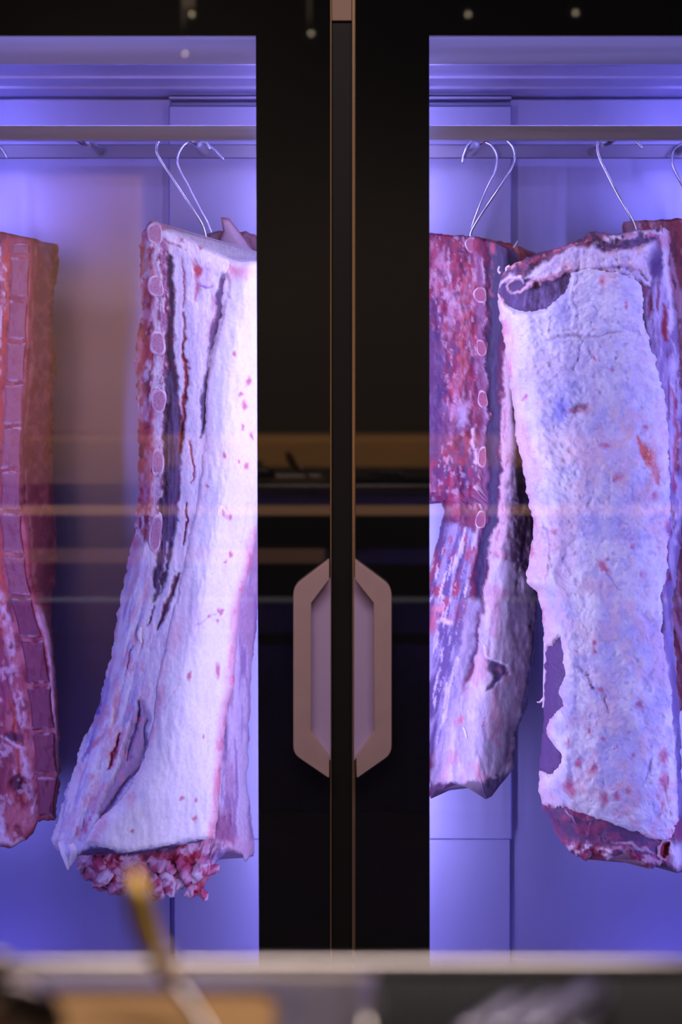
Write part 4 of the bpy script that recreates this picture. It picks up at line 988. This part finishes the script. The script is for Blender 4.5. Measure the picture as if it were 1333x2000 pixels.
# fat strip right of it
p.poly([(985, 680), (998, 700), (1006, 780), (1010, 900), (1005, 980), (985, 1060), (975, 1120), (966, 1180), (948, 1300), (930, 1340), (938, 1250), (948, 1140), (962, 1060), (976, 980), (980, 850)], (.74, .50, .54), 2, 4)
p.line([(990, 800), (992, 900), (984, 1000), (970, 1080), (962, 1130)], [6, 8, 7, 6, 3], (.55, .10, .16), -2, 3, .6, 1)
rt = p.region([(1000, 880), (1060, 880), (1060, 1160), (1010, 1160), (985, 1080)], 8)
p.put(rt, (.34, .22, .28), 0, .9); p.mottle((.62, .52, .64), 7, 16, .2, .3, .7, 2, 8, rt); p.mottle((.13, .06, .12), 9, 30, .3, .3, .8, -2, 9, rt)
lo = p.region([(960, 1090), (1060, 1130), (1060, 1520), (1005, 1500), (980, 1530), (930, 1545), (842, 1545), (860, 1480), (890, 1380), (925, 1320), (948, 1180)], 5)
p.put(lo, (.62, .52, .62), 1, 1); p.mottle((.80, .66, .70), 22, 60, 0, .5, .8, 1.5, 11, lo); p.mottle((.42, .34, .46), 16, 70, .25, .4, .6, -1.5, 12, lo); p.mottle(PINK, 22, 40, .3, .3, .6, 0, 13, lo)
p.poly([(1000, 1160), (1055, 1150), (1050, 1300), (1030, 1380), (1006, 1480), (980, 1510), (985, 1400), (1000, 1300)], (.30, .20, .30), -2, 14, .75)
p.poly([(958, 1285), (975, 1292), (992, 1292), (990, 1320), (975, 1328), (958, 1350), (952, 1352), (960, 1325)], (.12, .08, .16), -5, 4); p.blob(974, 1310, 5, 8, (.5, .2, .26), 2, .6, .9)
p.line([(945, 1262), (955, 1282), (975, 1290), (990, 1294)], 5, (.85, .74, .78), 3, 3, .9)
p.blob(895, 1407, 8, 8, (.74, .16, .20), 0, .8, .9); p.blob(862, 1500, 10, 30, (.76, .24, .26), 0, .9, .6); p.blob(935, 1500, 8, 12, (.72, .22, .26), 0, .8, .6)
p.line([(868, 1390), (870, 1440), (855, 1490), (846, 1530)], [3, 5, 6, 6], (.26, .05, .12), -4, 3)
ll = p.region([(820, 1000), (935, 1040), (905, 1200), (890, 1340), (865, 1440), (820, 1500)], 6)
p.line([(925, 1180), (905, 1280), (885, 1380), (868, 1440), (850, 1520)], 26, (.50, .40, .54), 0, 8, .9)
p.put(ll, (.16, .12, .30), 0, .8); p.mottle((.46, .38, .56), 8, 80, .1, .3, .85, 2, 15, ll, .2); p.mottle((.45, .06, .10), 14, 34, .25, .3, .85, 0, 16, ll * sst((1240 - p.py) / 80), .2); p.mottle((.80, .66, .72), 7, 50, .45, .15, .8, 1, 17, ll, .2)
p.blob(852, 1190, 14, 9, (.78, .30, .34), 5, .5, .9); p.blob(868, 1214, 16, 6, (.85, .62, .62), 4, .5, .9); p.blob(845, 1215, 8, 20, (.60, .12, .18), 3, .5, .8)
p.poly([(925, 1532), (945, 1524), (975, 1512), (1000, 1512), (1000, 1570), (930, 1570)], (.13, .09, .17), -3, 4)
p.poly([(838, 1540), (880, 1524), (900, 1530), (870, 1560), (838, 1570)], (.14, .06, .13), -3, 4)
p.h += fbm(p.px / 12, p.py / 30, 9, 4) * 1.6
D.body('flesh', M_MEAT, root, p)
for i, (x, y, rx, ry, r_) in enumerate([(924, 479, 15, 13, 15), (939, 576, 11, 15, -8), (941, 680, 9, 15, -5), (944, 780, 9, 15, 0), (943, 893, 8, 18, 3), (940, 1015, 9, 17, 4)]):
    rib_bone(D, root, x, y, rx, ry, r_, 20 + i, (.42, .12, .20), (.80, .62, .66))
strand(root, D, [(906, 1420), (910, 1432), (912, 1442)], [.003, .003, .002], (.85, .78, .80), 'fat_shred', .001)

# ------------------------------------------------------------------ G: loin behind D, F: loin behind E
def back_loin(L_, R_, T_, B_, yf, yb, seed, hookp, label, base, streak, st2, step=4):
    S = Slab(L_, R_, T_, B_, [(L_, yf + .04), ([(x + 40, y) for x, y in L_], yf), ([(x - 30, y) for x, y in R_], yf), (R_, yf + .04)], yb, step, seed, rag=(4, 4, 3, 5), rimt=8)
    r_ = empty('beef_loin', hookp); tag(r_, label, 'meat', 'beef loins on hooks')
    q = Paint(S.px, S.py, base, 7, seed + 3)
    q.mottle(streak, 12, 90, .15, .3, .85, 2, 1, None, -.25); q.mottle(st2, 18, 40, .3, .25, .85, -1, 2)
    q.h += fbm(q.px / 14, q.py / 24, 4, 4) * 2
    S.body('flesh', M_MEAT, r_, q)
    return S, r_
Sg, rg_ = back_loin([(880, 470), (880, 900), (880, 1380)], [(1052, 495), (1055, 900), (1035, 1300), (1030, 1380)], [(880, 470), (960, 466), (1000, 476), (1052, 496)], [(880, 1380), (1030, 1385)], .455, .53, 171, P(921, 480, .47),
          'red topped loin mostly hidden behind the one beside the black stile', (.30, .05, .07), (.55, .20, .22), (.13, .04, .10))
strand(rg_, Sg, [(1004, 484), (1009, 476), (1012, 470)], [.003, .002, .001], FAT, 'fat_shred', .0)
back_loin([(1218, 430), (1218, 700), (1240, 1100), (1290, 1400)], [(1420, 440), (1420, 1400)], [(1215, 434), (1250, 431), (1300, 429), (1333, 427), (1420, 440)], [(1290, 1380), (1420, 1400)], .40, .50, 181, P(1352, 450, .46),
          'dark streaked loin showing behind the top right corner of the cream slab', (.24, .035, .05), (.50, .26, .36), (.12, .02, .04), 3)

# ------------------------------------------------------------------ foreground counter, out of focus
ct = empty('service_counter', (0, -2.7, 0))
tag(ct, 'blurred steel service counter across the bottom of the picture', 'counter')
ZC = 1.0
def PC(px, py, z=ZC):     # a pixel on a horizontal plane
    d = (CAM_Z - z) * FPX / (py - CY); return ((px - CX) / FPX * d, CAM_Y + d, z)
yb_ = PC(0, 1890)[1]; yf_ = -3.05
MB().box(-1.2, 1.2, yf_, yb_, ZC - .03, ZC, .003).obj('worktop', M_COUNTER, ct)
MB().tube([(-1.2, yb_ + .002, ZC - .004), (1.2, yb_ + .002, ZC - .004)], .011, 16, 1).obj('rolled_edge', M_COUNTER, ct, True)
MB().box(-1.15, 1.15, yf_ + .05, yb_ - .04, 0, ZC - .03).obj('cabinet_body', M_FLOOR, ct)
yq = yb_ + .004
def rq(py): return CAM_Z + (CY - py) / FPX * (-(yq) - CAM_Y)
MB().box(-1.2, 1.2, yb_ - .04, yq - .004, .0, ZC - .03, .002).obj('steel_fascia', M_TONG, ct)
MB().box(-1.2, 1.2, yq - .004, yq + .004, rq(1006), rq(988), .001).obj('glowing_edge_strip', emis('added_warm_glow', (1.0, .50, .26), 1.35), ct)  # glow added to the counter edge so its band shows in the doors
MB().box(-1.2, -.05, yq - .004, yq + .003, rq(1100), rq(1072), .001).obj('glowing_edge_strip', emis('added_dim_warm_glow', (1.0, .50, .34), .42), ct)  # shelf edge given a dim glow of its own for its mirrored band
MB().box(-1.2, 1.2, yq - .004, yq, rq(1072), rq(1008)).obj('dark_band', M_FLOOR, ct)
MB().box(-1.2, 1.2, yq - .004, yq, rq(1166), rq(1102)).obj('dark_band', M_FLOOR, ct)
MB().box(-1.2, 1.2, yq - .004, yq + .003, rq(1176), rq(1167), .001).obj('glowing_metal_strip', emis('added_pale_glow', (.75, .75, .85), .45), ct)  # steel strip made to emit, in place of the cabinet light it reflects
MB().box(-1.2, 1.2, yq - .004, yq, rq(1258), rq(1238)).obj('dark_band', M_FLOOR, ct)
# tray with a brown lining
t = empty('serving_tray', PC(320, 1960)); tag(t, 'blurred rectangular steel tray lined in brown, bottom left', 'tray')
x0, y1_, _ = PC(60, 1950); x1 = PC(545, 1950)[0]; y0_ = y1_ - .26
def rrect(x0, x1, y0, y1, r, n=6):
    out = []
    for cx_, cy_, a0 in ((x1 - r, y1 - r, 0), (x0 + r, y1 - r, 90), (x0 + r, y0 + r, 180), (x1 - r, y0 + r, 270)):
        for k in range(n + 1):
            a = R(a0 + 90 * k / n); out.append((cx_ + r * math.cos(a), cy_ + r * math.sin(a)))
    return out
def loops(spec, name, mat, parent, fill=True):
    V = []; F = []; n = None
    for (a, b, c, d, r_, z) in spec:
        q = rrect(a, b, c, d, r_); n = len(q); V += [(x, y, z) for x, y in q]
    for k in range(len(spec) - 1):
        for i in range(n): F.append((k * n + i, k * n + (i + 1) % n, (k + 1) * n + (i + 1) % n, (k + 1) * n + i))
    if fill: F.append(tuple(range((len(spec) - 1) * n, len(spec) * n)))
    return mesh_obj(name, V, F, mat, parent)
e = .0045
loops([(x0 - e, x1 + e, y0_ - e, y1_ + e, .03, ZC + .001), (x0 - e, x1 + e, y0_ - e, y1_ + e, .03, ZC + .007), (x0 - .001, x1 + .001, y0_ - .001, y1_ + .001, .025, ZC + .007), (x0 + .002, x1 - .002, y0_ + .002, y1_ - .002, .022, ZC + .003)], 'rim', M_COUNTER, t, False)
loops([(x0 + .002, x1 - .002, y0_ + .002, y1_ - .002, .022, ZC + .0035), (x0 + .006, x1 - .006, y0_ + .006, y1_ - .006, .018, ZC + .0015)], 'lining', M_TRAYIN, t)
# dark round pot lid at the lower left corner
c = PC(-5, 2010, ZC + .01)
t = empty('pot_lid', c); tag(t, 'dark round steel lid blurred in the bottom left corner', 'lid')
d_ = c[1] - CAM_Y; rr = 135 / FPX * d_
MB().lathe([(rr, 0), (rr * .99, .006), (rr * .9, .018), (rr * .7, .030), (rr * .4, .037), (rr * .1, .039)], c, 40, 1, .5).obj('dome', M_DARKPOT, t, True)
MB().lathe([(.006, .037), (.006, .046), (.011, .050), (.009, .056), (.002, .057)], c, 20).obj('knob', M_COUNTER, t, True)
# brass ladle leaning out of the tray, its handle rising towards the camera
def PD(px, py, d): return ((px - CX) / FPX * d, CAM_Y + d, CAM_Z + (CY - py) / FPX * d)
t = empty('brass_ladle', PD(410, 2010, 1.5)); tag(t, 'blurred brass ladle rising from the tray in front of the loin', 'ladle')
MB().tube([PD(262, 1705, 1.64), PD(272, 1760, 1.62), PD(290, 1825, 1.60), PD(318, 1880, 1.58), PD(343, 1925, 1.56)], [.007, .0125, .0115, .008, .005], 16, 5).obj('handle', M_BRASS, t, True)
MB().tube([PD(343, 1925, 1.56), PD(370, 1960, 1.545), PD(396, 2000, 1.53), PD(418, 2035, 1.515)], [.0045, .0042, .004, .004], 14, 4).obj('shaft', M_COUNTER, t, True)
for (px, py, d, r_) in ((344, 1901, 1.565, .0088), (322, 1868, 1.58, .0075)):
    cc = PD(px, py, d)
    MB().lathe([(r_ * math.sin(a), -r_ * math.cos(a)) for a in np.linspace(.1, 3.04, 12)], cc, 20, .9, .7).obj('highlight_ball', M_HIGHLIGHT, t, True)  # pale balls added in place of the ladle's blurred highlights
# black wire basket and ribbed tongs
bk = empty('wire_basket', PC(1030, 1935)); tag(bk, 'black woven wire basket blurred at the bottom right', 'basket')
xb0 = PC(735, 1925)[0]; xb1 = PC(1420, 1925)[0]; yb0, yb1 = PC(0, 2060)[1], PC(0, 1922)[1]
MB().box(xb0, xb1, yb0, yb1, ZC + .001, ZC + .003).obj('base_plate', M_MATT, bk)
wires = MB()
nx = int((xb1 - xb0) / .0105)
for i in range(nx + 1):
    x = xb0 + (xb1 - xb0) * i / nx; wires.tube([(x, yb0, ZC + .006), (x, yb1, ZC + .006), (x, yb1 + .002, ZC + .012)], .0014, 6, 1)
ny = int((yb1 - yb0) / .0105)
for j in range(ny + 1):
    y = yb0 + (yb1 - yb0) * j / ny; wires.tube([(xb0, y, ZC + .0075), (xb1, y, ZC + .0075)], .0014, 6, 1)
w_ = wires.obj('wire_mesh', M_MESH, bk); w_['kind'] = 'stuff'
MB().tube([(xb0, yb0, ZC + .008), (xb0, yb1, ZC + .008), (xb1, yb1, ZC + .008)], .004, 10, 1).obj('rim', M_MESH, bk, True)
MB().tube([(xb0 - .009, yb0, ZC + .005), (xb0 - .009, yb1, ZC + .005)], .0045, 10, 1).obj('side_bar', M_COUNTER, bk, True)
def tong(ax, ay, bx_, by_, label, wd=.0085, z=.022):
    t = empty('serving_tongs', PC(ax, ay, ZC + z)); tag(t, label, 'tongs', 'ribbed tongs in the wire basket')
    a = np.array(PC(ax, ay, ZC + z)); b = np.array(PC(bx_, by_, ZC + z + .004)); u = (b - a) / np.linalg.norm(b - a)
    n_ = np.cross(u, (0, 0, 1)); 
    MB().tube([a - u * .02, a + u * .2 * np.linalg.norm(b - a), a + (b - a) * .8, b], [wd, wd, wd * .95, wd * .6], 16, 5).obj('arm', M_TONG, t, True)
    L = np.linalg.norm(b - a); k = int(L / .0042); mb = MB()
    for i in range(k):
        q = a + u * (i + .5) * .0042 + n_ * wd * .75 + np.array((0, 0, wd * .35)); mb.tube([q - u * .0014, q + u * .0014], wd * .55, 10, 1)
    g = mb.obj('ribbed_grip', M_TONG, t)
    return t
tong(935, 2010, 1012, 1957, 'ribbed steel tong arm in the basket, leftmost of three')
tong(1000, 2010, 1082, 1955, 'ribbed steel tong arm in the basket, middle of three')
tong(1068, 2010, 1155, 1935, 'ribbed steel tong arm in the basket, rightmost and tallest of three', .010)
tong(1140, 2012, 1182, 1935, 'slim steel tong arm lying behind the tallest ribbed one', .005, .016)
